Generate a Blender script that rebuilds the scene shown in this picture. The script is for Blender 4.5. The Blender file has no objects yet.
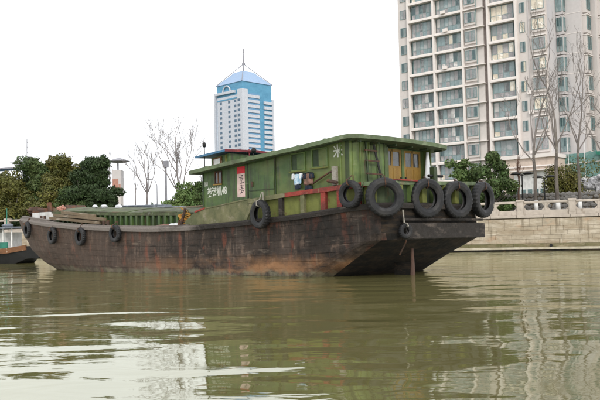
import bpy, bmesh, math, random
import numpy as np
from mathutils import Vector, Matrix
random.seed(7)
rs = np.random.RandomState(11)
sc = bpy.context.scene
COL = sc.collection
R = math.radians
PI = math.pi

# ------------------------------------------------------------------ camera, sky, sun, exposure
CAMH, PITCH, ROLL = 1.4, math.atan(38 / 800), 0.022
cd = bpy.data.cameras.new('camera')
cam = bpy.data.objects.new('camera', cd)
COL.objects.link(cam)
cd.sensor_width = 36
cd.lens = 48
cd.clip_start = 0.1
cd.clip_end = 6000
_f = Vector((0, math.cos(PITCH), math.sin(PITCH)))
_u = Vector((0, -math.sin(PITCH), math.cos(PITCH)))
_r = Vector((1, 0, 0))
rc_ = _r * math.cos(ROLL) - _u * math.sin(ROLL)
uc_ = _r * math.sin(ROLL) + _u * math.cos(ROLL)
cam.matrix_world = Matrix(((rc_.x, uc_.x, -_f.x, 0), (rc_.y, uc_.y, -_f.y, 0), (rc_.z, uc_.z, -_f.z, CAMH), (0, 0, 0, 1)))
sc.camera = cam

SUN_DIR = Vector((0.22, -0.85, 0.62)).normalized()      # towards the sun (behind the camera, slightly to the right)
world = bpy.data.worlds.new("World")
sc.world = world
world.use_nodes = True
wn, wl = world.node_tree.nodes, world.node_tree.links
wn.clear()
wo = wn.new('ShaderNodeOutputWorld')
bg = wn.new('ShaderNodeBackground')
bg.inputs['Strength'].default_value = 0.1
sky = wn.new('ShaderNodeTexSky')
sky.sky_type = 'NISHITA'
sky.sun_disc = False
sky.sun_elevation = math.asin(SUN_DIR.z)
sky.sun_rotation = math.atan2(SUN_DIR.x, SUN_DIR.y)
sky.air_density = 1.0
sky.dust_density = 4.0
tc = wn.new('ShaderNodeTexCoord')
nz = wn.new('ShaderNodeTexNoise')
nz.inputs['Scale'].default_value = 2.2
nz.inputs['Detail'].default_value = 4
wl.new(tc.outputs['Generated'], nz.inputs['Vector'])
cr = wn.new('ShaderNodeValToRGB')                        # a high, even overcast
cr.color_ramp.elements[0].position = 0.3
cr.color_ramp.elements[0].color = (15.0, 15.3, 15.8, 1)
cr.color_ramp.elements[1].position = 0.7
cr.color_ramp.elements[1].color = (16.8, 16.8, 16.9, 1)
wl.new(nz.outputs['Fac'], cr.inputs['Fac'])
mx = wn.new('ShaderNodeMixRGB')
mx.inputs['Fac'].default_value = 0.9
wl.new(sky.outputs[0], mx.inputs[1])
wl.new(cr.outputs[0], mx.inputs[2])
wl.new(mx.outputs[0], bg.inputs['Color'])
wl.new(bg.outputs[0], wo.inputs['Surface'])

sd = bpy.data.lights.new('sun', 'SUN')
sun = bpy.data.objects.new('sun', sd)
COL.objects.link(sun)
sd.energy = 1.7
sd.angle = R(14)
sd.color = (1.0, 0.95, 0.88)
sun.rotation_euler = (-SUN_DIR).to_track_quat('-Z', 'Y').to_euler()
sc.view_settings.view_transform = 'Standard'
sc.view_settings.look = 'None'
sc.view_settings.exposure = 0.0
sc.view_settings.gamma = 1.0

# ------------------------------------------------------------------ helpers: objects
def link(o, parent=None):
    COL.objects.link(o)
    if parent is not None:
        o.parent = parent
    return o

def tag(o, label=None, cat=None, group=None, kind=None):
    if label: o['label'] = label
    if cat: o['category'] = cat
    if group: o['group'] = group
    if kind: o['kind'] = kind
    return o

def empty(name, loc, rz=0, label=None, cat=None, group=None):
    o = bpy.data.objects.new(name, None)
    o.empty_display_size = 0.2
    o.location = loc
    o.rotation_euler = (0, 0, rz)
    link(o)
    return tag(o, label, cat, group)

def kids(o):
    return [c for c in list(COL.objects) if c.parent == o]

def copy_tree(o, loc=None, rot=None, label=None, parent=None, ch=None):
    c = o.copy()
    COL.objects.link(c)
    c.parent = parent
    if loc is not None: c.location = loc
    if rot is not None: c.rotation_euler = rot
    if label: c['label'] = label
    for k in (ch if ch is not None else o.children):
        copy_tree(k, parent=c)
    return c

class MB:
    """collects shapes; build() links them as one mesh object"""
    def __init__(s, flip=False):
        s.v = []; s.f = []; s.m = []; s.flip = flip
    def add(s, vs, fs, mi=0):
        n = len(s.v)
        s.v += [tuple(p) for p in vs]
        s.f += [tuple(i + n for i in f) for f in fs]
        s.m += [mi] * len(fs)
        return s
    def hexa(s, p, mi=0):          # p: 4 bottom, 4 top
        return s.add(p, [(0, 3, 2, 1), (4, 5, 6, 7), (0, 1, 5, 4), (1, 2, 6, 5), (2, 3, 7, 6), (3, 0, 4, 7)], mi)
    def box(s, x0, x1, y0, y1, z0, z1, mi=0):
        return s.hexa([(x0, y0, z0), (x1, y0, z0), (x1, y1, z0), (x0, y1, z0), (x0, y0, z1), (x1, y0, z1), (x1, y1, z1), (x0, y1, z1)], mi)
    def sbox(s, x0, x1, y0, y1, zb0, zb1, zt0, zt1, mi=0):   # sheared box: bottom zb0->zb1, top zt0->zt1 along x
        return s.hexa([(x0, y0, zb0), (x1, y0, zb1), (x1, y1, zb1), (x0, y1, zb0), (x0, y0, zt0), (x1, y0, zt1), (x1, y1, zt1), (x0, y1, zt0)], mi)
    def loft(s, rings, closed=True, caps=True, mi=0):
        n = len(rings[0]); vs = [p for r in rings for p in r]; fs = []
        for i in range(len(rings) - 1):
            for j in range(n if closed else n - 1):
                k = (j + 1) % n
                fs.append((i * n + j, i * n + k, (i + 1) * n + k, (i + 1) * n + j))
        if caps and closed:
            fs.append(tuple(range(n))[::-1]); fs.append(tuple((len(rings) - 1) * n + j for j in range(n)))
        return s.add(vs, fs, mi)
    def tube(s, pts, rad, n=6, mi=0, caps=True):
        pts = [Vector(p) for p in pts]
        if not hasattr(rad, '__len__'): rad = [rad] * len(pts)
        rings = []
        prev = None
        for i, p in enumerate(pts):
            d = (pts[min(i + 1, len(pts) - 1)] - pts[max(i - 1, 0)]).normalized()
            if prev is None:
                a = d.orthogonal().normalized()
            else:
                a = (prev - d * prev.dot(d))
                a = a.normalized() if a.length > 1e-6 else d.orthogonal().normalized()
            prev = a
            b = d.cross(a)
            rings.append([tuple(p + (a * math.cos(2 * PI * k / n) + b * math.sin(2 * PI * k / n)) * rad[i]) for k in range(n)])
        return s.loft(rings, True, caps, mi)
    def bar(s, p, q, w, h, mi=0, up=(0, 0, 1)):
        p, q, up = Vector(p), Vector(q), Vector(up)
        d = (q - p).normalized(); a = d.cross(up).normalized(); b = a.cross(d)
        c = [(-w / 2, -h / 2), (w / 2, -h / 2), (w / 2, h / 2), (-w / 2, h / 2)]
        return s.loft([[tuple(o + a * x + b * y) for x, y in c] for o in (p, q)], mi=mi)
    def lathe(s, prof, n=24, mi=0, closed_prof=False, org=(0, 0, 0)):
        rings = []
        for k in range(n):
            t = 2 * PI * k / n
            rings.append([(org[0] + r * math.cos(t), org[1] + r * math.sin(t), org[2] + z) for r, z in prof])
        rings.append(rings[0])
        m = len(prof); vs = [p for r in rings[:-1] for p in r]; fs = []
        for i in range(n):
            i2 = (i + 1) % n
            for j in range(m if closed_prof else m - 1):
                k = (j + 1) % m
                fs.append((i * m + j, i * m + k, i2 * m + k, i2 * m + j))
        return s.add(vs, fs, mi)
    def mesh(s, name, mats, smooth=False, bevel=0):
        me = bpy.data.meshes.new(name)
        v = [(x, -y, z) for x, y, z in s.v] if s.flip else s.v
        me.from_pydata(v, [], s.f)
        me.polygons.foreach_set('material_index', s.m)
        bm = bmesh.new(); bm.from_mesh(me)
        bmesh.ops.recalc_face_normals(bm, faces=bm.faces)
        if bevel:
            es = [e for e in bm.edges if len(e.link_faces) == 2 and e.calc_face_angle(0) > 0.6]
            bmesh.ops.bevel(bm, geom=es, offset=bevel, segments=1, affect='EDGES', clamp_overlap=True)
        bm.to_mesh(me); bm.free()
        if smooth: me.polygons.foreach_set('use_smooth', [True] * len(me.polygons))
        for m in (mats if isinstance(mats, (list, tuple)) else [mats]): me.materials.append(m)
        return me
    def build(s, name, mats, parent=None, smooth=False, bevel=0):
        return link(bpy.data.objects.new(name, s.mesh(name, mats, smooth, bevel)), parent)

def inst(name, me, parent=None, loc=(0, 0, 0), rot=(0, 0, 0)):
    o = bpy.data.objects.new(name, me); o.location = loc; o.rotation_euler = rot
    return link(o, parent)

def npmesh(name, V, F, mat, parent=None):
    me = bpy.data.meshes.new(name)
    V = np.asarray(V, dtype=np.float32); F = np.asarray(F, dtype=np.int32); k = F.shape[1]
    me.vertices.add(len(V)); me.vertices.foreach_set('co', V.ravel())
    me.loops.add(F.size); me.loops.foreach_set('vertex_index', F.ravel())
    me.polygons.add(len(F)); me.polygons.foreach_set('loop_start', np.arange(len(F), dtype=np.int32) * k)
    me.update(calc_edges=True)
    me.materials.append(mat)
    return me

# ------------------------------------------------------------------ helpers: materials
def mat(name, base, patches=(), rough=0.75, bump=0.15, bscale=14, bdist=0.02, spec=0.3, metal=0.0, island=0.0, zbands=(), xfade=None, vary=.72, world=False):
    """base colour, then noise-shaped patches (colour, scale xyz, threshold, softness, amount)"""
    m = bpy.data.materials.new(name); m.use_nodes = True
    n, l = m.node_tree.nodes, m.node_tree.links
    n.clear()
    out = n.new('ShaderNodeOutputMaterial'); p = n.new('ShaderNodeBsdfPrincipled')
    l.new(p.outputs[0], out.inputs[0])
    t = n.new('ShaderNodeTexCoord')
    co = n.new('ShaderNodeNewGeometry').outputs['Position'] if world else t.outputs['Object']
    def noise(scale, det=6, rgh=0.6, off=0.0):
        mp = n.new('ShaderNodeMapping'); mp.inputs['Scale'].default_value = scale if hasattr(scale, '__len__') else (scale,) * 3
        mp.inputs['Location'].default_value = (off, off * 1.7, off * .6)
        l.new(co, mp.inputs[0])
        x = n.new('ShaderNodeTexNoise'); x.inputs['Scale'].default_value = 1; x.inputs['Detail'].default_value = det
        x.inputs['Roughness'].default_value = rgh
        l.new(mp.outputs[0], x.inputs['Vector'])
        return x.outputs['Fac']
    def mp_range(v, a, b, c=0., d=1.):
        r = n.new('ShaderNodeMapRange'); r.inputs[1].default_value = a; r.inputs[2].default_value = b
        r.inputs[3].default_value = c; r.inputs[4].default_value = d
        l.new(v, r.inputs[0]); return r.outputs[0]
    def mixc(f, a, b):
        x = n.new('ShaderNodeMixRGB'); l.new(f, x.inputs[0])
        if isinstance(a, tuple): x.inputs[1].default_value = (*a, 1)
        else: l.new(a, x.inputs[1])
        if isinstance(b, tuple): x.inputs[2].default_value = (*b, 1)
        else: l.new(b, x.inputs[2])
        return x.outputs[0]
    def mul(a, b):
        x = n.new('ShaderNodeMath'); x.operation = 'MULTIPLY'; l.new(a, x.inputs[0])
        if isinstance(b, (int, float)): x.inputs[1].default_value = b
        else: l.new(b, x.inputs[1])
        return x.outputs[0]
    dark = tuple(c * vary for c in base)
    col = mixc(mp_range(noise(2.3, 8), .35, .68), dark, base)
    if island:
        g = n.new('ShaderNodeNewGeometry')
        hs = n.new('ShaderNodeHueSaturation')
        l.new(mp_range(g.outputs['Random Per Island'], 0, 1, 1 - island, 1 + island), hs.inputs['Value'])
        l.new(mp_range(g.outputs['Random Per Island'], 0, 1, .485, .515), hs.inputs['Hue'])
        l.new(col, hs.inputs['Color']); col = hs.outputs[0]
    for i, (c, scl, th, soft, amt) in enumerate(patches):
        f = mul(mp_range(noise(scl, 7, .65, 3.1 * i + 1), th - soft, th + soft), amt)
        col = mixc(f, col, c)
    if xfade:
        sx = n.new('ShaderNodeSeparateXYZ'); l.new(co, sx.inputs[0])
        c, x0, x1, amt = xfade
        nf = mp_range(noise((.5, .5, 1.2), 6, .6, 9), .25, .75, -3.5, 3.5)
        ad = n.new('ShaderNodeMath'); ad.operation = 'ADD'; l.new(sx.outputs[0], ad.inputs[0]); l.new(nf, ad.inputs[1])
        col = mixc(mul(mp_range(ad.outputs[0], x0, x1), amt), col, c)
    for (c, z0, z1, z2, z3, amt, scl, *xr) in zbands:
        sx = n.new('ShaderNodeSeparateXYZ'); l.new(co, sx.inputs[0])
        nf = mp_range(noise((1.2, 1.2, .6), 6, .7, 5 + z0), .2, .8, -.25, .25)
        ad = n.new('ShaderNodeMath'); ad.operation = 'ADD'; l.new(sx.outputs[2], ad.inputs[0]); l.new(nf, ad.inputs[1])
        f = mul(mp_range(ad.outputs[0], z0, z1), mp_range(ad.outputs[0], z3, z2))
        f = mul(mul(f, mp_range(noise(scl, 7, .65, z0 + 2), .38, .6)), amt)
        if xr: f = mul(f, mp_range(sx.outputs[0], xr[0], xr[1]))
        col = mixc(f, col, c)
    l.new(col, p.inputs['Base Color'])
    l.new(mp_range(noise(5, 5), .3, .7, max(rough - .12, .02), min(rough + .12, 1)), p.inputs['Roughness'])
    p.inputs['Specular IOR Level'].default_value = spec
    p.inputs['Metallic'].default_value = metal
    if bump:
        b = n.new('ShaderNodeBump'); b.inputs['Strength'].default_value = bump * 3 if bump < .3 else 1
        b.inputs['Distance'].default_value = bdist
        l.new(noise(bscale, 6, .65), b.inputs['Height'])
        l.new(b.outputs[0], p.inputs['Normal'])
    return m

def glassy(name, c1, c2, scale=1.2, rough=0.08):
    m = mat(name, c1, patches=[(c2, scale, .5, .04, 1.0)], rough=max(rough, .13), bump=0, spec=.9)
    return m

M = {}
M['concrete'] = mat('concrete', (.34, .32, .28), [((.2, .18, .14), (1, 1, 3), .58, .1, .6), ((.45, .43, .4), 4, .6, .06, .5)], bump=.2)
M['pavement'] = mat('pavement', (.3, .28, .25), [((.2, .18, .16), .6, .55, .1, .5)], bump=.1)
M['earth'] = mat('earth', (.09, .085, .04), [((.05, .07, .02), .3, .5, .08, .8)], rough=.95)
M['coping'] = mat('coping_stone', (.5, .44, .38), [((.36, .32, .27), (.5, .5, 2), .55, .1, .5), ((.2, .16, .12), (3, 3, 1), .64, .04, .6)], bump=.2, world=True)
_bp = [((.27, .21, .14), (.3, .3, 2.2), .54, .07, .7), ((.54, .48, .39), (.6, .6, 2.5), .56, .08, .7), ((.42, .28, .18), (.7, .7, 1.2), .62, .05, .5),
       ((.14, .11, .07), (2.2, 2.2, .3), .60, .05, .7), ((.12, .09, .06), (1.2, 1.2, 9), .66, .03, .7), ((.6, .56, .48), (3, 3, .5), .66, .04, .5)]
M['block'] = mat('quay_block', (.42, .36, .27), _bp, bump=.25, bscale=9, bdist=.03, world=True)
M['block_wet'] = mat('quay_block_damp', (.19, .165, .095), _bp[:1] + [((.10, .10, .04), (1.2, 1.2, 2), .5, .1, .8), ((.4, .34, .24), (.8, .8, 4), .62, .05, .6)], bump=.25, bscale=9, bdist=.03, world=True)
M['joint'] = mat('wall_joint', (.22, .18, .125), [((.06, .05, .03), (.8, .8, .8), .58, .06, .8)], rough=.95, world=True)
M['ledge'] = mat('ledge_stone', (.55, .5, .4), [((.3, .26, .18), (1, 1, 1), .52, .08, .7)], world=True)
M['rubble'] = mat('rubble_stone', (.14, .135, .125), [((.26, .25, .24), 1.4, .55, .1, .7), ((.06, .08, .04), .9, .62, .06, .7)], bump=.3, bscale=6, bdist=.08)
M['rock'] = mat('pale_rock', (.5, .5, .51), [((.16, .16, .17), 1.2, .52, .08, .8), ((.62, .62, .63), 2.2, .62, .05, .7)], bump=.3, bscale=5, bdist=.12)
# barge
hullp = [((.115, .085, .07), (.5, .5, .5), .5, .12, .6),
         ((.22, .15, .11), (2.2, 2.2, 1.1), .60, .06, .7), ((.014, .011, .010), (1.6, 1.6, 1.3), .58, .06, .65),
         ((.02, .015, .012), (4, 4, .25), .54, .08, .75),
         ((.26, .21, .17), (5, 5, .3), .65, .05, .3),
         ((.17, .052, .03), (1.8, 1.8, .7), .60, .05, .7),
         ((.27, .22, .17), (.9, .9, 5.0), .66, .05, .55),
         ((.012, .01, .008), (1.1, 1.1, 6.0), .6, .05, .7),
         ((.34, .31, .27), (9, 9, 9), .74, .03, .7)]
M['hull'] = mat('hull_planking', (.034, .024, .018), hullp, rough=.8, bump=.28, bscale=8, bdist=.03,
                zbands=[((.33, .17, .08), .05, .2, .42, .85, .8, (.55, .55, 1.6), 13., 2.), ((.010, .008, .007), -2, -1, 1.9, 2.7, .85, .6, 3.2, -.6), ((.008, .007, .006), 1.1, 1.5, 2.3, 2.7, .7, .8, 9., 3.), ((.16, .15, .1), -.3, -.1, .12, .26, .8, 2.0)],  # near-black band towards the stern paints in shading where the side turns under
                xfade=((.120, .080, .060), 8, 21, .6))
M['hull_rust'] = mat('post_rust', (.11, .05, .03), [((.08, .05, .04), 1.5, .5, .1, .8), ((.25, .2, .17), (3, 3, .7), .62, .05, .6)], bump=.25)
M['under'] = mat('stern_underside', (.007, .006, .005), [((.045, .03, .018), (1, 1, 5), .54, .08, .6), ((.08, .045, .025), (2, 2, 6), .66, .04, .5)], rough=.9, bump=.2)  # near black: the shade below the raked stern is put into the colour
M['rail'] = mat('rubbing_timber', (.028, .023, .02), [((.16, .13, .11), (.8, .8, 3), .60, .06, .6), ((.02, .018, .015), (3, 3, 6), .6, .06, .7)], bump=.3, bscale=10, bdist=.04,
                xfade=((.24, .21, .19), 7, 10, .75))
greens = lambda b: [((b[0] * .55, b[1] * .55, b[2] * .6), (1.2, 1.2, .5), .55, .1, .7),
                    ((b[0] * 1.6, b[1] * 1.25, b[2] * 1.2), (.6, .6, .9), .56, .08, .6),
                    ((.10, .05, .025), (4, 4, .8), .635, .04, .7), ((.28, .3, .2), (1.5, 1.5, 7), .68, .03, .5),
                    ((.03, .035, .02), (5, 5, .3), .57, .06, .7)]
M['green'] = mat('green_paint', (.062, .118, .031), greens((.062, .118, .031)), rough=.5, bump=.12, bscale=5, bdist=.012, spec=.4,
                 xfade=((.12, .15, .042), 3.6, .4, .7))
M['green2'] = mat('green_paint_lit', (.12, .185, .058), greens((.12, .185, .058)), rough=.5, bump=.12, bscale=5, bdist=.012)  # lighter copy of the green: light on the aft wall put into colour
M['greendark'] = mat('dark_green_paint', (.035, .06, .025), greens((.035, .06, .025)), rough=.55)
M['hatchgreen'] = mat('hatch_green', (.088, .115, .052), [((.05, .045, .03), (1.5, 1.5, 1), .52, .08, .8), ((.17, .12, .08), (.8, 3, 3), .62, .05, .7), ((.2, .22, .15), 2.6, .62, .05, .6)], rough=.75, bump=.2)
M['roofgreen'] = mat('roof_green', (.125, .17, .09), [((.06, .07, .04), (1.5, 1.5, 1), .55, .08, .7), ((.2, .13, .08), 3, .66, .04, .7), ((.26, .3, .2), 2, .6, .06, .5)], rough=.7)
M['tan'] = mat('weathered_bulwark', (.17, .165, .085), [((.075, .085, .04), (1.3, 1.3, 1.0), .5, .08, .8), ((.24, .21, .15), 2.2, .6, .05, .7), ((.12, .05, .03), 2.6, .67, .04, .8)], bump=.25)
M['olive'] = mat('olive_panel', (.155, .17, .045), [((.09, .1, .03), (2, 2, 1), .55, .07, .8), ((.12, .06, .03), 4, .66, .04, .8)], bump=.2)
M['red'] = mat('worn_red_paint', (.29, .042, .03), [((.09, .025, .02), 2.4, .52, .08, .8), ((.2, .17, .1), 3.2, .60, .04, .85), ((.04, .03, .02), 6, .68, .03, .7)], rough=.6, bump=.2)
M['yellow'] = mat('ochre_door_paint', (.32, .195, .045), [((.2, .11, .025), (3, 3, .8), .56, .08, .7)], rough=.5)
M['wood'] = mat('old_timber', (.19, .145, .095), [((.14, .1, .06), (1, 1, 6), .52, .08, .8), ((.4, .36, .3), (1, 1, 3), .62, .05, .6)], bump=.2)
M['steel'] = mat('rusty_steel', (.07, .045, .035), [((.16, .065, .03), 3, .55, .08, .8)], rough=.8, bump=.2, spec=.3)
M['black'] = mat('black_iron', (.015, .015, .015), rough=.55)
M['deck'] = mat('deck_plate', (.11, .085, .06), [((.2, .15, .1), .9, .56, .08, .7), ((.04, .035, .03), 2, .6, .06, .7)], bump=.2)
M['rubber'] = mat('tyre_rubber', (.0055, .006, .008), [((.022, .02, .019), 2.5, .56, .08, .8), ((.07, .055, .04), (5, 5, 5), .68, .03, .6)], rough=.6, bump=.2, bscale=18, bdist=.01, spec=.45)
M['rope'] = mat('rope_fibre', (.4, .38, .34), [((.2, .18, .14), 20, .5, .1, .8)])
M['white'] = mat('white_paint', (.72, .72, .70), [((.42, .4, .36), (2, 2, .7), .6, .06, .6)], rough=.6)
M['chalk'] = mat('brushed_white_lettering', (.62, .64, .58), [((.25, .3, .2), 22, .64, .03, .8)], bump=0)
M['blue'] = mat('blue_paint', (.05, .15, .27), [((.1, .25, .4), 2, .6, .05, .5)], rough=.5)
M['redroof'] = mat('maroon_paint', (.16, .022, .03), [((.3, .05, .04), 2, .6, .06, .6)], rough=.5)
M['glass'] = glassy('window_glass', (.03, .035, .04), (.055, .06, .065), 1.5)
M['bannerred'] = mat('banner_red', (.62, .03, .045), rough=.6, bump=0)
M['bannerpaper'] = mat('banner_paper', (.66, .5, .46), [((.5, .3, .28), 6, .58, .05, .6)], rough=.7, bump=0)
M['ink'] = mat('ink', (.03, .02, .03), bump=0)
M['cloth_blue'] = mat('pale_blue_cloth', (.3, .48, .62), [((.6, .66, .7), 9, .52, .06, .7)], rough=.9)
M['cloth_navy'] = mat('navy_cloth', (.02, .028, .045), rough=.9)
M['cloth_brown'] = mat('brown_cloth', (.27, .15, .12), [((.1, .07, .05), 8, .5, .08, .8)], rough=.9)
M['cloth_white'] = mat('white_cloth', (.7, .72, .74), rough=.9)
M['plastic_yellow'] = mat('yellow_rope', (.42, .23, .04), [((.35, .12, .03), 12, .55, .08, .7)])
M['pink'] = mat('pink_plastic', (.48, .24, .18), rough=.6)
M['tarp'] = mat('grey_tarpaulin', (.15, .17, .2), [((.3, .32, .35), 2, .58, .06, .7)], rough=.7, bump=.3, bscale=4, bdist=.05)
M['rustorange'] = mat('orange_rust', (.2, .09, .04), [((.12, .06, .03), 2, .52, .08, .8), ((.5, .4, .3), 3, .64, .04, .6)])
M['teal'] = mat('teal_paint', (.03, .2, .14), rough=.5)
# foliage and bark
def leafm(name, c, c2):
    return mat(name, c, [(c2, .55, .52, .12, .85), (tuple(x * .4 for x in c), 1.3, .56, .08, .55)], rough=.6, bump=0, island=.45, spec=.25)
M['leaf_dark'] = leafm('leaves_dark_green', (.042, .07, .022), (.026, .048, .018))
M['leaf_olive'] = leafm('leaves_olive', (.135, .125, .028), (.065, .08, .022))
M['leaf_mid'] = leafm('leaves_mid_green', (.06, .10, .03), (.085, .11, .035))
M['leaf_fresh'] = leafm('leaves_fresh_green', (.095, .155, .045), (.12, .165, .05))
M['bark'] = mat('bark', (.16, .14, .12), [((.32, .3, .27), (1.5, 1.5, .8), .58, .06, .7), ((.06, .05, .045), (2, 2, .8), .52, .06, .7)], rough=.9, bump=.25)
M['twig'] = mat('bare_twigs', (.23, .205, .19), rough=.9, bump=0)
M['farwood'] = mat('far_bare_wood', (.27, .245, .24), rough=.9, bump=0)
M['redbark'] = mat('reddish_bark', (.2, .12, .09), rough=.9)
# city
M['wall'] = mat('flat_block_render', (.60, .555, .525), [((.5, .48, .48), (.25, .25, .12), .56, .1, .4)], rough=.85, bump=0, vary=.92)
M['wall_shade'] = mat('flat_block_render_shaded', (.53, .50, .49), [((.40, .41, .45), (.3, .3, .15), .56, .1, .4)], rough=.85, bump=0, vary=.93)  # shaded copy of the block render, side-face shade put into the colour
M['slab'] = mat('white_trim', (.73, .68, .645), [((.65, .6, .57), (.5, .5, .5), .58, .08, .4)], rough=.8, bump=0, vary=.93)
M['brown'] = mat('brown_grey_render', (.3, .25, .23), rough=.85, bump=.05)
M['frame'] = mat('teal_window_frame', (.22, .31, .31), rough=.4, bump=0)
M['gl_a'] = glassy('glass_grey_teal', (.20, .235, .235), (.30, .31, .31), .5)
M['gl_b'] = glassy('glass_pink_grey', (.26, .25, .25), (.36, .34, .34), .5)
M['gl_c'] = glassy('glass_cream_curtain', (.66, .58, .45), (.78, .74, .66), .8)
M['gl_d'] = glassy('glass_dark_teal', (.02, .07, .075), (.09, .15, .15), 1.1)
M['gl_e'] = glassy('glass_pale_teal', (.19, .27, .28), (.28, .33, .33), .6)
M['gl_f'] = glassy('glass_pale_curtain', (.45, .44, .42), (.6, .58, .56), .9)
M['gl_g'] = glassy('glass_dim_room', (.07, .08, .08), (.17, .19, .19), 1.3)
M['cream'] = mat('cream_shop_render', (.66, .55, .47), [((.52, .42, .36), (.3, .3, .5), .55, .1, .5)], rough=.8)
M['net'] = mat('green_netting', (.13, .26, .235), [((.27, .38, .36), (1, 1, 2), .55, .08, .6)], rough=.8)
M['t_white'] = mat('tower_white_panel', (.60, .63, .69), rough=.6, bump=0)
M['t_blue'] = mat('tower_blue_glass', (.10, .30, .47), [((.13, .35, .52), (.12, .12, .3), .5, .1, .6)], rough=.35, bump=0, spec=.2)
M['t_pale'] = mat('tower_pale_blue_roof', (.30, .42, .60), rough=.5, bump=0, spec=.2)
M['t_win'] = mat('tower_window', (.09, .16, .24), rough=.3, bump=0, spec=.3)
M['t_band'] = mat('tower_ribbon_glass', (.16, .33, .52), rough=.35, bump=0, spec=.2)
M['t_mast'] = mat('tower_mast_grey', (.28, .28, .31), rough=.6, bump=0)

# ------------------------------------------------------------------ ground and water
Q1 = Vector((22.533, 60.458, 0)); QD = Vector((-.933, .359, 0)).normalized(); QN = Vector((.359, .933, 0)).normalized()
QROT = math.atan2(-QD.y, -QD.x)          # local x runs along the quay to the right, local y inland
def qp(s, off, z=0):                     # s metres to the left of Q1 along the quay, off metres inland
    return Q1 + QD * s + QN * off + Vector((0, 0, z))
GZ = 2.78

def water_mat():
    m = bpy.data.materials.new('canal_water'); m.use_nodes = True
    n, l = m.node_tree.nodes, m.node_tree.links; n.clear()
    out = n.new('ShaderNodeOutputMaterial')
    mixs = n.new('ShaderNodeMixShader'); dif = n.new('ShaderNodeBsdfDiffuse'); gl = n.new('ShaderNodeBsdfGlossy')
    gl.inputs['Roughness'].default_value = 0.03
    gl.inputs['Color'].default_value = (.95, .97, .9, 1)
    t = n.new('ShaderNodeTexCoord')
    def noise(sx, sy, det=2, rgh=.5, dist=0., off=0.):
        mp = n.new('ShaderNodeMapping'); mp.inputs['Scale'].default_value = (sx, sy, 1); mp.inputs['Rotation'].default_value = (0, 0, .12)
        mp.inputs['Location'].default_value = (off, off, 0)
        l.new(t.outputs['Object'], mp.inputs[0])
        x = n.new('ShaderNodeTexNoise'); x.inputs['Scale'].default_value = 1; x.inputs['Detail'].default_value = det
        x.inputs['Roughness'].default_value = rgh; x.inputs['Distortion'].default_value = dist
        l.new(mp.outputs[0], x.inputs['Vector']); return x.outputs['Fac']
    def bump(h, dist, prev=None):
        b = n.new('ShaderNodeBump'); b.inputs['Strength'].default_value = 1; b.inputs['Distance'].default_value = dist
        l.new(h, b.inputs['Height'])
        if prev: l.new(prev, b.inputs['Normal'])
        return b.outputs[0]
    nrm = bump(noise(.34, .56, 1, .4, .6), WAVE[0])
    nrm = bump(noise(1.0, 1.7, 2, .5, .6, 7.), WAVE[1], nrm)
    fine = noise(4.5, 9, 2, .5, .2, 3.)
    msk = n.new('ShaderNodeMapRange'); msk.inputs[1].default_value = .42; msk.inputs[2].default_value = .62
    msk.inputs[3].default_value = .25
    l.new(noise(.06, .14, 3, .6, .5, 21.), msk.inputs[0])
    mm = n.new('ShaderNodeMath'); mm.operation = 'MULTIPLY'; l.new(fine, mm.inputs[0]); l.new(msk.outputs[0], mm.inputs[1])
    nrm = bump(mm.outputs[0], WAVE[2], nrm)
    dc = n.new('ShaderNodeMixRGB'); dc.inputs[1].default_value = (.122, .117, .041, 1); dc.inputs[2].default_value = (.142, .124, .055, 1)
    l.new(noise(.08, .2, 3, .6), dc.inputs[0]); l.new(dc.outputs[0], dif.inputs['Color'])
    fr = n.new('ShaderNodeFresnel'); fr.inputs['IOR'].default_value = 1.36
    l.new(nrm, fr.inputs['Normal'])
    mr = n.new('ShaderNodeMapRange'); mr.inputs[1].default_value = 0; mr.inputs[2].default_value = 1
    mr.inputs[3].default_value = FRES[0]; mr.inputs[4].default_value = FRES[1]
    l.new(fr.outputs[0], mr.inputs[0])
    l.new(mr.outputs[0], mixs.inputs[0])
    l.new(nrm, gl.inputs['Normal'])
    l.new(dif.outputs[0], mixs.inputs[1]); l.new(gl.outputs[0], mixs.inputs[2]); l.new(mixs.outputs[0], out.inputs[0])
    return m
WAVE = (.06, .0082, .0022)
FRES = (.23, .86)
w = MB(); w.add([(-2500, -300, 0), (2500, -300, 0), (2500, 2500, 0), (-2500, 2500, 0)], [(0, 1, 2, 3)])
tag(w.build('water', water_mat()), kind='structure')
g = MB(); a0, a1 = qp(-900, .55, GZ), qp(1500, .55, GZ); b1, b0 = qp(1500, 2600, GZ), qp(-900, 2600, GZ)
g.add([a0, a1, b1, b0], [(0, 1, 2, 3)])
tag(g.build('ground', M['earth']), kind='structure')
p = MB(); p.add([qp(-60, .6, GZ + .004), qp(90, .6, GZ + .004), qp(90, 4.9, GZ + .004), qp(-60, 4.9, GZ + .004)], [(0, 1, 2, 3)])
tag(p.build('pavement', M['pavement']), kind='structure')

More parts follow.
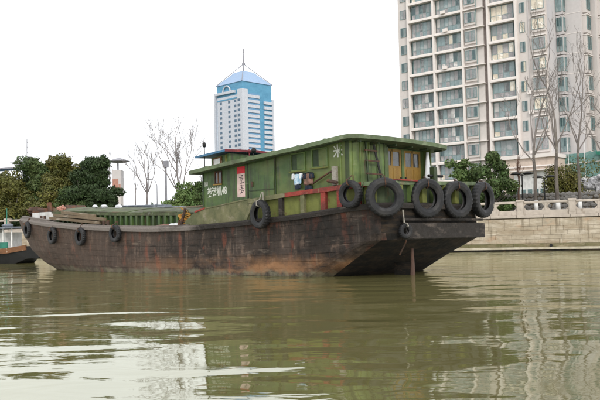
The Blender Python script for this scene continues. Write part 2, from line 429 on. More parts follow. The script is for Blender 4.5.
# ------------------------------------------------------------------ quay wall (local x to the right along the quay, y inland)
quay = empty('quay_wall', tuple(Q1), QROT, 'beige block quay wall with pale coping along the far bank', 'quay wall')
b = MB(); b.box(-110, 60, .1, .6, -1.5, 2.55); b.build('wall_backing', M['joint'], quay)
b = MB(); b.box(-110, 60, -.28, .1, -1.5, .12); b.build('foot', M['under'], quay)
b = MB(); b.box(-110, 60, -.34, .098, .12, .30); b.build('ledge', M['ledge'], quay)
courses = [(.30, .58), (.58, .92), (.92, 1.24), (1.24, 1.6), (1.6, 1.92), (1.92, 2.5)]
bl_meshes = {}
for ci, (z0, z1) in enumerate(courses):
    for vi, L_ in enumerate((1.25, 1.55, .95)):
        m_ = MB(); m_.box(0, L_ - .009, 0, .16, 0, z1 - z0 - .008)
        bl_meshes[ci, vi] = (m_.mesh('stone', M['block_wet' if ci == 0 else 'block'], bevel=.012), L_)
    x = -19.5 + random.random() * 1.0
    while x < 6:
        me, L_ = bl_meshes[ci, random.choice((0, 0, 1, 2))]
        o = inst('stone', me, quay, (x, -.02 - random.random() * .02 - (.02 if ci == 0 else 0), z0))
        x += L_
    for (xa, xb) in ((-110, -19.6), (8, 60)):
        m_ = MB(); xx = xa
        while xx < xb:
            l2 = random.choice((1.3, 1.6, 1.0)); m_.box(xx, xx + l2 - .02, -.03, .12, z0, z1 - .016); xx += l2
        tag(m_.build('stone_courses', M['block'], quay), kind='stuff')
# coping stones
xx = -18.
cop = MB(); cop.box(0, 1.98, -.12, .62, 2.56, 2.78)
cme = cop.mesh('coping_stone', M['coping'], bevel=.02)
for k in range(16): inst('coping_stone', cme, quay, (-24 + 2 * k, random.random() * .01, random.random() * .006))
b = MB()
for k in range(43): b.box(-110 + 2 * k, -110 + 2 * k + 1.98, -.12, .62, 2.56, 2.78)
for k in range(26): b.box(8 + 2 * k, 8 + 2 * k + 1.98, -.12, .62, 2.56, 2.78)
tag(b.build('coping_row', M['coping'], quay), kind='stuff')
# a dark outlet pipe low in the wall
b = MB(); b.tube([(-3.5, .0, .42), (-3.5, -.34, .42)], .11, 12); b.tube([(-3.5, -.34, .42), (-3.5, -.345, .42)], .085, 12)
b.build('outlet_pipe', M['black'], quay, smooth=False)
# balustrade
bal = empty('balustrade', tuple(Q1 + Vector((0, 0, 2.78))), QROT, 'pale stone balustrade with square posts on top of the quay wall', 'balustrade')
pm = MB(); pm.box(-.26, .26, .02, .48, 0, 1.06); pm.box(-.3, .3, -.02, .52, 1.06, 1.22)
pm.box(-.22, .22, .0, .02, .2, .9)
pme = pm.mesh('post', M['coping'], bevel=.02)
sm = MB(); sm.box(-.11, .11, .12, .38, .38, .92)
sme = sm.mesh('small_post', M['coping'], bevel=.015)
rm = MB(); rm.box(.26, 3.6, .1, .4, .92, 1.1)
rme = rm.mesh('hand_rail', M['coping'], bevel=.03)
km = MB(); km.box(.26, 3.6, .06, .44, .0, .38)
kme = km.mesh('kerb_rail', M['coping'], bevel=.02)
# hole frames: chamfered corners inside each opening
cms = []
for sx, xa in ((1, .26), (-1, 1.82), (1, 2.04), (-1, 3.6)):
    cm = MB()
    cm.hexa([(xa, .16, .38), (xa + sx * .22, .16, .38), (xa + sx * .22, .34, .38), (xa, .34, .38), (xa, .16, .62), (xa + sx * .02, .16, .62), (xa + sx * .02, .34, .62), (xa, .34, .62)])
    cm.hexa([(xa, .16, .7), (xa + sx * .02, .16, .7), (xa + sx * .02, .34, .7), (xa, .34, .7), (xa, .16, .92), (xa + sx * .22, .16, .92), (xa + sx * .22, .34, .92), (xa, .34, .92)])
    cms.append(cm.mesh('corner_bracket', M['coping']))

for k in range(-2, 24):
    x = -1.87 - 3.86 * k
    inst('post', pme, bal, (x, 0, 0))
    inst('hand_rail', rme, bal, (x, 0, 0)); inst('kerb_rail', kme, bal, (x, 0, 0))
    inst('small_post', sme, bal, (x + 1.93, 0, 0)); [inst('corner_bracket', c_, bal, (x, 0, 0)) for c_ in cms if -4 < x < 60 or k < 8]

# ------------------------------------------------------------------ rubble wall behind the promenade, rock mound, planting
rw = empty('rubble_wall', tuple(qp(0, 5, GZ)), QROT, 'low grey rubble retaining wall behind the promenade lamps', 'wall')
b = MB(); b.box(-16, 8, .1, .5, 0, 1.9); b.build('core', M['joint'], rw)
b = MB()
stm = []
for k in range(6):
    m_ = MB(); n_ = 7
    ring = [(.27 * math.cos(2 * PI * i / n_) * random.uniform(.75, 1.1), 0, .2 * math.sin(2 * PI * i / n_) * random.uniform(.75, 1.1)) for i in range(n_)]
    m_.loft([[(x, .12, z) for x, _, z in ring], [(x * .95, -.02, z * .95) for x, _, z in ring], [(x * .6, -.07, z * .6) for x, _, z in ring]])
    stm.append(m_.mesh('stone', M['rubble']))
cnt = 0
for r_ in range(6):
    x = -15.8 + .2 * (r_ % 2)
    while x < 8:
        z = .17 + .32 * r_
        if x > -9 and cnt < 290:
            o_ = inst('stone', random.choice(stm), rw, (x, random.uniform(-.02, .05), z + random.uniform(-.05, .05)), (0, random.uniform(-.5, .5), 0)); q_ = random.uniform(.75, 1.2); o_.scale = (q_ * 1.15, .7, q_); cnt += 1
        else:
            me = random.choice(stm); b.add([(v.co.x + x, v.co.y, v.co.z + z) for v in me.vertices], [tuple(p_.vertices) for p_ in me.polygons])
        x += random.uniform(.4, .5)
if b.v: tag(b.build('stone_rows', M['rubble'], rw), kind='stuff')

def lump(name, sx, sy, sz, m, parent=None, loc=(0, 0, 0), seed=0, sub=4, amp=.25, freq=1.2, rot=0, sharp=False):
    from mathutils import noise
    bm = bmesh.new(); bmesh.ops.create_icosphere(bm, subdivisions=sub, radius=1)
    for v in bm.verts:
        d = noise.fractal(v.co * freq + Vector((seed * 7.3, seed, 0)), 1.0, 2.0, 4) * amp
        v.co = Vector((v.co.x * sx, v.co.y * sy, v.co.z * sz)) * (1 + d)
    me = bpy.data.meshes.new(name); bm.to_mesh(me); bm.free(); me.materials.append(m)
    if not sharp: me.polygons.foreach_set('use_smooth', [True] * len(me.polygons))
    o = bpy.data.objects.new(name, me); o.location = loc; o.rotation_euler = (0, 0, rot)
    return link(o, parent)

rk = empty('rockery', tuple(qp(-.8, 11, GZ)), QROT, 'mound of pale grey boulders at the right edge behind the balustrade', 'rockery')
for k in range(95):
    x = random.uniform(-2.4, 6.5); z = random.uniform(0, 5.0) * (1 if x > -1.2 else .75)
    lump('boulder', random.uniform(.3, .62), .5, random.uniform(.22, .45), M['rock'], rk, (x, .3 * z + random.uniform(-.2, .2), z), seed=k, sub=2, amp=.5, sharp=True, rot=random.random())

# ------------------------------------------------------------------ trees
def leaves(blobs, n, size, seed, shell=.55):
    r = np.random.RandomState(seed)
    blobs = np.array(blobs, float)                      # cx cy cz rx ry rz
    w_ = blobs[:, 3] * blobs[:, 4] + blobs[:, 3] * blobs[:, 5]
    idx = r.choice(len(blobs), n, p=w_ / w_.sum())
    d = r.normal(size=(n, 3)); d /= np.linalg.norm(d, axis=1)[:, None]
    # clumped radius: bumpy outline
    ph = r.uniform(0, 6.28, (len(blobs), 3))[idx]
    bump_ = 1 + .16 * np.sin(d[:, 0] * 7 + ph[:, 0]) * np.sin(d[:, 1] * 6 + ph[:, 1]) + .12 * np.sin(d[:, 2] * 9 + ph[:, 2])
    rad = (shell + (1 - shell) * r.random(n) ** .6) * bump_
    c = blobs[idx, :3] + d * rad[:, None] * blobs[idx, 3:]
    a = r.normal(size=(n, 3)); a = a * .7 + np.cross(d, r.normal(size=(n, 3))); a /= np.linalg.norm(a, axis=1)[:, None]
    bb = np.cross(a, d + .5 * r.normal(size=(n, 3))); bb /= np.linalg.norm(bb, axis=1)[:, None]
    s = size * r.uniform(.55, 1.3, n)[:, None]
    V = np.stack([c - a * s, c + bb * s * .55, c + a * s, c - bb * s * .55], 1).reshape(-1, 3)
    F = np.arange(4 * n).reshape(-1, 4)
    return V, F

def crown_blobs(W, Hh, z0, k, seed, spread=.62):
    r = random.Random(seed); out = []
    for i in range(k):
        a = r.uniform(0, 2 * PI); q = r.random() ** .5 * W * spread; h = r.uniform(.12, .92)
        q *= math.sin(min(1, h * 1.15 + .18) * PI) ** .35 if h < .85 else .5
        rr = r.uniform(.2, .34) * W
        out.append((q * math.cos(a), q * math.sin(a), z0 + h * Hh, rr, rr, rr * r.uniform(.65, .9)))
        if i % 2 == 0:                       # small outlying sprays give a ragged edge
            a2, e2, r2 = r.uniform(0, 2 * PI), r.uniform(-.2, 1.3), rr * r.uniform(.25, .45)
            d2 = rr * r.uniform(.95, 1.2)
            out.append((q * math.cos(a) + d2 * math.cos(a2) * math.cos(e2), q * math.sin(a) + d2 * math.sin(a2) * math.cos(e2), z0 + h * Hh + d2 * .8 * math.sin(e2), r2, r2, r2))
    return out

def leafy_tree(name, loc, W, z0, Hh, m, n, seed, label, group, k=16, size=.16, trunk_r=.16, rot=0, spread=.62):
    t = empty(name, loc, rot, label, 'tree', group)
    tb = MB(); r = random.Random(seed)
    tb.tube([(0, 0, -.1), (.05, 0, z0 * .5), (r.uniform(-.1, .1), 0, z0 + Hh * .35), (0, 0, z0 + Hh * .7)], [trunk_r, trunk_r * .85, trunk_r * .6, trunk_r * .25], 8)
    tb.build('trunk', M['bark'], t, smooth=True)
    bl = crown_blobs(W, Hh, z0, k, seed, spread)
    lb = MB()
    for q in bl[::2]:
        lb.tube([(0, 0, z0 + (q[2] - z0) * .3), (q[0] * .5, q[1] * .5, z0 + (q[2] - z0) * .6), (q[0], q[1], q[2])], [trunk_r * .45, trunk_r * .3, trunk_r * .1], 5)
    lb.build('limbs', M['bark'], t)
    V, F = leaves(bl, n, size, seed)
    link(bpy.data.objects.new('crown', npmesh('crown', V, F, m)), t)
    return t

grpE = 'evergreen trees on the far bank to the left'
def gx(px, Y):     # world x that stands behind photo column px at distance Y (horizon level)
    return (px - 300) / 800 * Y
#            px   off  W    z0   H    mat          label
left_trees = [
    (-8, 3.0, 3.2, .2, 6.0, 'leaf_olive', 'olive brown bushy evergreen cut by the left edge of the picture'),
    (12, 2.6, 2.9, .1, 5.7, 'leaf_olive', 'low olive evergreen leftmost in front of the blue roofed shed'),
    (33, 5.0, 2.7, 1.0, 6.9, 'leaf_mid', 'tall evergreen rising behind the low olive trees above the bow'),
    (52, 2.4, 2.6, .1, 5.8, 'leaf_olive', 'low yellowish evergreen right above the bow deck'),
    (63, 4.2, 2.5, .8, 6.9, 'leaf_olive', 'tall olive evergreen in the middle of the clump'),
    (84, 3.0, 2.9, .2, 6.0, 'leaf_dark', 'broad dark evergreen above the timber on the barge'),
    (100, 3.2, 2.2, .3, 7.1, 'leaf_dark', 'tallest dark green evergreen at the right end of the clump'),
    (72, 2.0, 2.4, .0, 4.0, 'leaf_mid', 'low mid green evergreen in front of the tall ones'),
    (113, 2.6, 1.1, .0, 3.4, 'leaf_dark', 'narrow dark evergreen just left of the red topped pavilion'),
    (48, 4.6, 2.4, .6, 7.0, 'leaf_mid', 'mid green evergreen filling the gap left of the tall olive one'),
    (78, 5.0, 2.1, .8, 6.7, 'leaf_olive', 'olive evergreen crown just left of the tallest dark one'),
    (-38, 3.2, 3.4, .2, 6.0, 'leaf_dark', 'dark evergreen beyond the left edge of the picture'),
]
def quay_at(px, off):      # point inland of the quay line that stands behind photo column px
    dx = (px - 300) / 800 + .02 * .0
    # Q1 + QD*s + QN*off : x = dx*y
    A_ = QD.x - dx * QD.y; B_ = -(Q1.x + QN.x * off) + dx * (Q1.y + QN.y * off)
    s_ = B_ / A_
    return qp(s_, off, GZ)
for i, (px, off, W, z0, Hh, m, lab) in enumerate(left_trees):
    leafy_tree('evergreen_tree', tuple(quay_at(px, off)), W * 1.3, z0, Hh, M[m], int(26000 * W / 2.6), 20 + i, lab, grpE, k=40, size=.125, rot=i, spread=.7)
# understorey hedge so that no gap shows along the bank
V, F = leaves([(x, random.uniform(-.3, .3), .7, .9, .8, .9) for x in np.arange(-11, 11, .9)], 16000, .12, 5)
o = link(bpy.data.objects.new('shrubbery', npmesh('shrubbery', V, F, M['leaf_dark'])))
o.location = quay_at(55, 1.5); o.rotation_euler = (0, 0, QROT)
tag(o, 'dark low shrubbery along the far bank under the evergreens', 'shrubs', kind='stuff')

grpB = 'small green trees between the cabin and the bare trees'
for i, (px, off, W, z0, Hh, m, lab) in enumerate([
    (183, 2.5, 2.3, .0, 4.0, 'leaf_fresh', 'bushy bright green tree just left of the wheelhouse'),
    (169, 3.0, 1.6, .0, 2.6, 'leaf_fresh', 'small green bush below the tall bare tree'),
    (197, 3.6, 1.6, .2, 4.2, 'leaf_mid', 'green tree half hidden by the front of the cabin')]):
    leafy_tree('green_tree', tuple(quay_at(px, off)), W * 1.15, z0, Hh, M[m], 9000, 60 + i, lab, grpB, k=24, size=.13, trunk_r=.09, spread=.7)
# tufty dark palms
def palm(loc, h, lab, seed):
    t = empty('palm', loc, 0, lab, 'palm', 'small palms by the canal')
    tb = MB(); tb.tube([(0, 0, -.1), (.04, 0, h)], [.12, .09], 7); tb.build('trunk', M['bark'], t)
    r = random.Random(seed); fb = MB()
    for k in range(26):
        a = r.uniform(0, 6.28); el = r.uniform(-.5, 1.2); L_ = r.uniform(.7, 1.0)
        dx, dy = math.cos(a), math.sin(a); w_ = .07
        pts = [(dx * L_ * q * math.cos(el), dy * L_ * q * math.cos(el), h + L_ * q * math.sin(el) - .35 * q * q) for q in (0, .35, .7, 1)]
        for j in range(3):
            p0, p1 = pts[j], pts[j + 1]; ws = (w_ * (.4 + j * .5), w_ * (.9 - j * .3 if j < 2 else .1))
            fb.add([(p0[0] - dy * ws[0], p0[1] + dx * ws[0], p0[2]), (p0[0] + dy * ws[0], p0[1] - dx * ws[0], p0[2]),
                    (p1[0] + dy * ws[1], p1[1] - dx * ws[1], p1[2]), (p1[0] - dy * ws[1], p1[1] + dx * ws[1], p1[2])], [(0, 1, 2, 3)])
    fb.build('fronds', M['leaf_dark'], t)
for px, off, h, lab, sd_ in ((145, 2.5, 1.5, 'dark tufty palm left of the street lamp above the hatch', 1), (153, 3.2, 1.9, 'slightly taller dark palm beside the tufty one', 2),
                             (129, 2.8, 1.2, 'low palm right of the evergreen clump', 3), (138, 2.2, .9, 'smallest palm low above the hatch cover', 4)):
    palm(tuple(quay_at(px, off)), h, lab, sd_)

def bare_tree(name, loc, h, fork, spread, r0, seed, label, group, levels=6, lean=0., m='bark', mt='twig', nb=3, painted=False, cat='bare tree', twist=1.):
    t = empty(name, loc, 0, label, cat, group)
    r = random.Random(seed)
    tb = MB(); pts = [(0, 0, -.1)]; n_ = 5
    for i in range(1, n_ + 1):
        q = i / n_; pts.append((lean * q * fork + r.uniform(-.05, .05), r.uniform(-.05, .05), fork * q))
    tb.tube(pts, [r0 * (1.15 if i == 0 else 1 - .35 * i / n_) for i in range(n_ + 1)], 9)
    tb.build('trunk', M[m], t, smooth=True)
    bb = MB()
    def grow(p, d, L_, rad, lev):
        k = 4; q = Vector(p); pp = [tuple(q)]; dd = Vector(d)
        for i in range(k):
            dd = (dd + Vector((r.uniform(-.16, .16), r.uniform(-.16, .16), .10 * twist))).normalized()
            q = q + dd * L_ / k; pp.append(tuple(q))
        bb.tube(pp, [max(rad * (1 - .5 * i / k), .012) for i in range(k + 1)], 5 if lev > 1 else 3, caps=False)
        if lev <= 0: return
        for i in range(nb):
            j = r.choice((2, 3, 4)) if i else 4
            ang = r.uniform(.35, .75) * spread; az = r.uniform(0, 2 * PI)
            o1 = dd.orthogonal().normalized(); o2 = dd.cross(o1)
            nd = (dd * math.cos(ang) + (o1 * math.cos(az) + o2 * math.sin(az)) * math.sin(ang)).normalized()
            grow(pp[j], nd, L_ * r.uniform(.55, .78), max(rad * (.62 if i else .7) * .8, .012), lev - 1)
    top = Vector(pts[-1]); L0 = (h - fork) * .42
    grow(top, (lean * .3, 0, 1), L0 * 1.1, r0 * .62, levels - 1)
    for i in range(4):
        a = i * PI / 2 + r.uniform(-.4, .4); e = r.uniform(.5, .9) * spread
        grow(top - Vector((0, 0, r.uniform(0, .25) * fork)), (math.cos(a) * math.sin(e), math.sin(a) * math.sin(e), math.cos(e)), L0 * r.uniform(.7, 1), r0 * .42, levels - 1)
    bb.build('branches', M[mt], t, smooth=True)
    if painted:
        pb = MB(); pb.tube([(0, 0, 0), (lean * 1.2, 0, 1.2)], [r0 * 1.2, r0 * 1.07], 10); pb.build('painted_base', M['white'], t, smooth=True)
    return t
grpP = 'bare plane trees on the promenade'
bare_tree('plane_tree', tuple(quay_at(536, 2.2)), 12.8, 5.6, .85, .16, 3, 'bare plane tree with white painted foot in front of the cream shop', grpP, nb=2, painted=True)
bare_tree('plane_tree', tuple(quay_at(558, 2.2)), 14.8, 6.6, .8, .165, 8, 'tallest bare plane tree, middle of the three at the right', grpP, nb=2, painted=True)
bare_tree('plane_tree', tuple(quay_at(580, 2.6)), 12.5, 5.6, .85, .14, 5, 'bare plane tree in front of the pale rockery', grpP, nb=2, painted=True)
bare_tree('plane_tree', tuple(quay_at(612, 2.4)), 11.0, 4.5, 1.0, .15, 6, 'bare plane tree at the right edge of the picture, only branches in view', grpP, nb=2, painted=True)
bare_tree('sapling', tuple(quay_at(519.5, 4.2)), 5.6, 3.4, .6, .1, 9, 'thin reddish bare sapling between the green trees and the plane trees', None, levels=3, m='redbark', mt='redbark', cat='sapling')
grpF = 'bare trees behind the left bank'
bare_tree('bare_tree', tuple(quay_at(147, 10)), 9.6, 3.8, .8, .17, 12, 'bare tree with a pale trunk just left of the street lamp', grpF, levels=4, m='farwood', mt='farwood', )
bare_tree('bare_tree', tuple(quay_at(178, 5)), 11.2, 3.6, .9, .19, 14, 'broad bare tree with tall curving branches left of the wheelhouse', grpF, levels=5, nb=3, m='farwood', mt='farwood', lean=.02)
bare_tree('bare_tree', tuple(quay_at(135, 16)), 9.5, 5.0, .2, .08, 15, 'pair of thin upright bare stems right of the pavilion', grpF, levels=2, m='farwood', mt='farwood', nb=1)
bare_tree('bare_tree', tuple(quay_at(110, 9)), 9.3, 6.0, .55, .08, 16, 'slender bare tree rising beside the pavilion disc', grpF, levels=3, m='farwood', mt='farwood', nb=2)
bare_tree('bare_tree', tuple(quay_at(89, 14)), 9.5, 6.0, .5, .07, 17, 'thin bare treetop above the darkest evergreen', grpF, levels=2, m='farwood', mt='farwood', nb=2)
bare_tree('bare_tree', tuple(quay_at(72, 14)), 9.0, 6.4, .4, .06, 18, 'thinnest bare treetop above the middle evergreen', grpF, levels=2, m='farwood', mt='farwood', nb=1)
bare_tree('bare_tree', tuple(quay_at(202, 12)), 8.0, 5.0, .5, .06, 19, 'thin bare stem beside the mast of the wheelhouse', grpF, levels=2, m='farwood', mt='farwood', nb=1)

# feathery green trees right of the stern
grpG = 'feathery green trees behind the stern'
leafy_tree('feathery_tree', tuple(quay_at(461, 3.0)), 1.9, .9, 4.1, M['leaf_fresh'], 4500, 71, 'thinner green tree behind the third big tyre', grpG, k=22, size=.13, trunk_r=.1, spread=.85)
leafy_tree('feathery_tree', tuple(quay_at(494, 2.8)), 2.3, .4, 5.6, M['leaf_mid'], 7500, 75, 'full dark green tree behind the last big tyre', grpG, k=26, size=.14, trunk_r=.12, spread=.85)
leafy_tree('feathery_tree', tuple(quay_at(478, 3.6)), 1.9, .5, 4.0, M['leaf_fresh'], 5000, 74, 'spreading light green tree between the full dark tree and the thinner one', grpG, k=20, size=.12, trunk_r=.09, spread=.9)
leafy_tree('feathery_tree', tuple(quay_at(440, 3.4)), 1.8, .5, 2.2, M['leaf_mid'], 2600, 73, 'low green tree seen past the end of the cabin roof', grpG, k=12, size=.12, trunk_r=.08)
def bush(loc, W, Hh, m, n, seed, lab, cat='bush'):
    V, F = leaves([(random.uniform(-.5, .5) * W, random.uniform(-.3, .3), random.uniform(.25, .8) * Hh, W * .35, W * .3, Hh * .3) for _ in range(10)], n, .11, seed)
    o = link(bpy.data.objects.new('bush', npmesh('bush', V, F, m))); o.location = loc; o.rotation_euler = (0, 0, QROT)
    return tag(o, lab, cat)
bush(tuple(quay_at(562, 9.5)), 2.3, 4.6, M['leaf_olive'], 6000, 81, 'olive green bush between the shop and the rockery')
bush(tuple(quay_at(503, 1.4)), .9, .9, M['leaf_fresh'], 1500, 82, 'clipped green shrub behind the balustrade beside the last tyre')
bush(tuple(quay_at(592, 18)), 4.6, 6.6, M['leaf_olive'], 4000, 83, 'greenish brown creeper bush on top of the rockery')

# ------------------------------------------------------------------ street lamps
def lamp(px, off, h, heads, lab):
    t = empty('street_lamp', tuple(quay_at(px, off)), QROT, lab, 'street lamp', 'black promenade lamps')
    b = MB(); b.tube([(0, 0, 0), (0, 0, h)], [.07, .045], 8); b.tube([(0, 0, 0), (0, 0, .35)], .13, 8); b.build('post', M['black'], t)
    for s_ in heads:
        a = MB(); a.tube([(0, 0, h - .15), (s_ * .35, 0, h)], .025, 6); a.build('arm', M['black'], t)
        q = MB(); q.lathe([(.02, .16), (.2, .12), (.42, .03), (.44, -.03), (.2, -.07), (.01, -.09)], 12, org=(s_ * .5, 0, h + .02)); q.build('lamp_head', M['black'], t, smooth=True)
lamp(523, 3.6, 3.5, (1, -1), 'black lamp left of the plane tree, two wide flat heads')
lamp(545, 3.6, 3.15, (1, -1), 'black lamp with two drooping heads between two plane trees')
t = empty('street_lamp', tuple(quay_at(157, 20)), QROT, 'grey street lamp with a curved arm left of the green tree', 'street lamp')
b = MB(); b.tube([(0, 0, 0), (0, 0, 5.4), (-.25, 0, 6.0), (-.9, 0, 6.2)], [.08, .05, .04, .035], 7); b.build('post', M['t_mast'], t)
b = MB(); b.box(-1.35, -.8, -.12, .12, 6.14, 6.24); b.build('lamp_head', M['t_mast'], t)
t = empty('utility_pole', tuple(quay_at(166, 18)), QROT, 'grey pole with a square head rising over the green bush', 'pole')
b = MB(); b.tube([(0, 0, 0), (0, 0, 7.8)], [.16, .12], 8); b.build('shaft', M['t_mast'], t)
b = MB(); b.box(-.3, .3, -.2, .2, 7.3, 8.1); b.build('box', M['t_mast'], t)
t = empty('radio_mast', (gx(27, 260), 260, GZ), 0, 'thin lattice mast above the leftmost treetops', 'mast')
b = MB()
for dx, dy in ((.4, 0), (-.2, .35), (-.2, -.35)): b.tube([(dx, dy, 0), (dx * .3, dy * .3, 33)], .045, 4)
b.build('legs', M['t_mast'], t)
b = MB()
for k in range(20):
    q = 1 - .7 * k / 20; z = 1.65 * k
    b.tube([(.4 * q, 0, z), (-.2 * q, .35 * q, z + .8), (-.2 * q, -.35 * q, z + 1.6)], .04, 3)
b.build('bracing', M['t_mast'], t)

# ------------------------------------------------------------------ far buildings on the left
t = empty('pavilion_tower', (gx(115, 190), 190, GZ), 0, 'slim pale tower with a grey disc roof and a reddish panel behind the evergreens', 'tower')
b = MB(); b.box(-.5, 1.3, 0, 3, 0, 10.5); b.build('body', M['wall'], t)
b = MB(); b.box(-.7, 1.5, -.2, 3.2, 10.5, 14.0); b.build('red_panel', M['wall_shade'], t)
b = MB(); b.box(-.5, .8, -.26, -.2, 10.9, 13.6); b.box(.9, 1.35, -.26, -.2, 11.0, 12.4); b.build('panel_mark', M['pink'], t)
b = MB(); b.box(-.6, 1.4, -.1, 3.1, 14.0, 15.8); b.build('upper_storey', M['wall_shade'], t)
b = MB(); b.tube([(.4, 1.5, 15.8), (.4, 1.5, 17.6)], .2, 8); b.build('stalk', M['t_mast'], t)
b = MB(); b.lathe([(0, .9), (1.0, .7), (2.5, .15), (2.7, 0), (2.0, -.15), (0, -.25)], 24, org=(.6, 1.5, 17.9)); b.build('disc_roof', M['t_mast'], t, smooth=True)
t = empty('shed', (gx(2, 190), 190, GZ), .1, 'long shed with a blue roof behind the leftmost trees', 'shed')
b = MB(); b.box(-16, 7.5, 0, 12, 0, 11); b.build('wall', M['wall'], t)
b = MB(); b.hexa([(-17, -1, 11), (8, -1, 11), (8, 13, 11), (-17, 13, 11), (-15, 5, 14.5), (3, 5, 14.5), (3, 7, 14.5), (-15, 7, 14.5)]); b.build('roof', M['blue'], t)
b = MB(); b.hexa([(-19, -3, 15.2), (6, -3, 16.6), (6, 2, 16.6), (-19, 2, 15.2), (-19, -3, 15.5), (6, -3, 16.9), (6, 2, 16.9), (-19, 2, 15.5)]); b.build('canopy', M['t_mast'], t)
for k in range(3):
    b = MB(); b.box(-14 + 6 * k, -11 + 6 * k, -.05, .02, 4, 7); b.build('window', M['t_win'], t)
t = empty('far_house', (gx(74, 300), 300, GZ), 0, 'pinkish far roof peeping over the tall middle evergreens', 'house')
b = MB(); b.box(-3, 4, 0, 10, 0, 25); b.build('wall', M['cream'], t)
b = MB(); b.hexa([(-3.5, -.5, 25), (4.5, -.5, 25), (4.5, 10.5, 25), (-3.5, 10.5, 25), (-2, 4, 27), (2, 4, 27), (2, 6, 27), (-2, 6, 27)]); b.build('roof', M['pink'], t)
t = empty('low_building', tuple(qp(44, 60, GZ)), QROT, 'pale low building behind the bare trees left of the cabin', 'building')
b = MB(); b.box(-14, 16, 0, 10, 0, 4.6); b.build('wall', M['wall'], t)
b = MB(); b.box(-14.4, 16.4, -.4, 10.4, 4.6, 4.9); b.build('roof', M['wall_shade'], t)
for k in range(8):
    b = MB(); b.box(-13 + 3.6 * k, -11 + 3.6 * k, -.06, .02, 1.4, 3.4); b.build('window', M['t_win'], t)

# ------------------------------------------------------------------ office tower
TW = 28.0
tow = empty('office_tower', (-39.1, 560, 0), R(45), 'blue and white office tower with a pyramid roof and spire', 'office tower')
# local: +x recedes right, +y recedes left; the near corner is the origin
b = MB(); b.box(.0, TW, 0, TW, 0, 113.2); b.build('glass_core', M['t_blue'], tow)
b = MB(); b.box(2.5, TW + .8, -.8, 4, 0, 105.5) if False else None
# left face (x = 0 side): white slab body
b = MB(); b.box(-1.0, 0, 3.2, 26.5, 0, 104.0); b.build('white_front', M['t_white'], tow)
b = MB(); b.box(-1.6, 0, 1.8, 29.2, 106.4, 109.0) if False else None
b = MB(); b.box(-1.8, 1.5, 7.2, 29.6, 105.8, 107.6); b.box(-1.8, 0, 28.2, 29.6, 0, 105.8); b.build('white_band', M['t_white'], tow)
b = MB(); b.box(-1.25, -1.0, 3.2, 26.5, 101.2, 102.2); b.build('cornice', M['t_blue'], tow)
# rounded arch ornament on the left face
b = MB(); pts = []
for k in range(13):
    a_ = PI * k / 12; pts.append((-.6, 16.5 + 4.2 * math.cos(a_), 107.0 + 4.8 * math.sin(a_)))
b.tube(pts, .55, 6); b.build('arch', M['t_white'], tow)
# corner pier
b = MB(); b.box(-1.9, 3.6, -1.9, 3.2, 0, 107.4); b.build('corner_pier', M['t_white'], tow)
# window cells
wm = MB(); wm.box(-.12, .12, -1.1, 1.1, 0, 1.7); wme = wm.mesh('window', M['t_win'])
FL = 3.55
for k in range(4, 28):
    z = 3.0 + FL * k
    for y_ in (22.5, 13.2, 6.6):
        inst('window', wme, tow, (-1.04, y_, z))
    inst('window', wme, tow, (-1.96, 1.6, z))
rb1 = MB(); rb1.box(0, 12.2, -.7, .0, 0, 2.1); r1 = rb1.mesh('spandrel', M['t_white'])
rb2 = MB(); rb2.box(0, 9.4, -1.0, .0, 0, 2.1); r2 = rb2.mesh('spandrel', M['t_white'])
rb3 = MB(); rb3.box(0, 12.0, -.25, .0, 0, 1.4); r3 = rb3.mesh('ribbon_window', M['t_band'])
for k in range(3, 29):
    z = 2.6 + FL * k
    inst('spandrel', r1, tow, (3.6, 0, z)); inst('ribbon_window', r3, tow, (3.6, 0, z + 2.12))
    if k < 28: inst('spandrel', r2, tow, (20.2, 0, z))
b = MB(); b.box(28.0, 29.4, -1.2, 3, 0, 102.5); b.build('end_pier', M['t_white'], tow)
# roof
cx = TW / 2
b = MB(); q = 5.0
b.hexa([(-.5, -.5, 113.2), (TW + .5, -.5, 113.2), (TW + .5, TW + .5, 113.2), (-.5, TW + .5, 113.2),
        (cx - q, cx - q, 123.0), (cx + q, cx - q, 123.0), (cx + q, cx + q, 123.0), (cx - q, cx + q, 123.0)])
b.build('roof', M['t_pale'], tow)
for (ax, ay) in ((-.6, -.6), (TW + .6, -.6), (TW + .6, TW + .6), (-.6, TW + .6)):
    b = MB(); b.tube([(ax, ay, 113.4), (cx, cx, 129.5)], .26, 5); b.build('roof_rib', M['t_mast'], tow)
b = MB(); b.tube([(cx, cx, 120), (cx, cx, 133), (cx, cx, 138)], [.6, .45, .3], 6); b.tube([(cx, cx, 128.8), (cx, cx, 130.4)], 1.1, 8); b.build('spire', M['t_mast'], tow)
b = MB(); b.tube([(cx, cx, 138), (cx, cx, 140.5)], .45, 6); b.build('beacon', M['t_mast'], tow)

# ------------------------------------------------------------------ apartment block (local x right along the facade, y into the block)
B0 = Vector((16.62, 129.0, GZ)); BROT = math.atan2(-.644, .765)
apt = empty('apartment_block', tuple(B0), BROT, 'tall grey white block of flats with glazed balconies at the right', 'apartment block')
FZ = 2.89
floors = [15.2 - GZ + FZ * k for k in range(-4, 11)]     # slab undersides
ZT = floors[-1] + FZ
def rootbox(name, m, *a):
    b = MB(); b.box(*a); return b.build(name, m, apt)
rootbox('wall', M['wall'], 0.0, 25.04, .5, 14, 0, ZT)
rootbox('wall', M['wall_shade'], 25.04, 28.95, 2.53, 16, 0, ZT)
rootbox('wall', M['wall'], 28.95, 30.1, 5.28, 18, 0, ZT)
rootbox('wall', M['wall_shade'], 30.1, 46, 8.57, 22, 0, ZT)
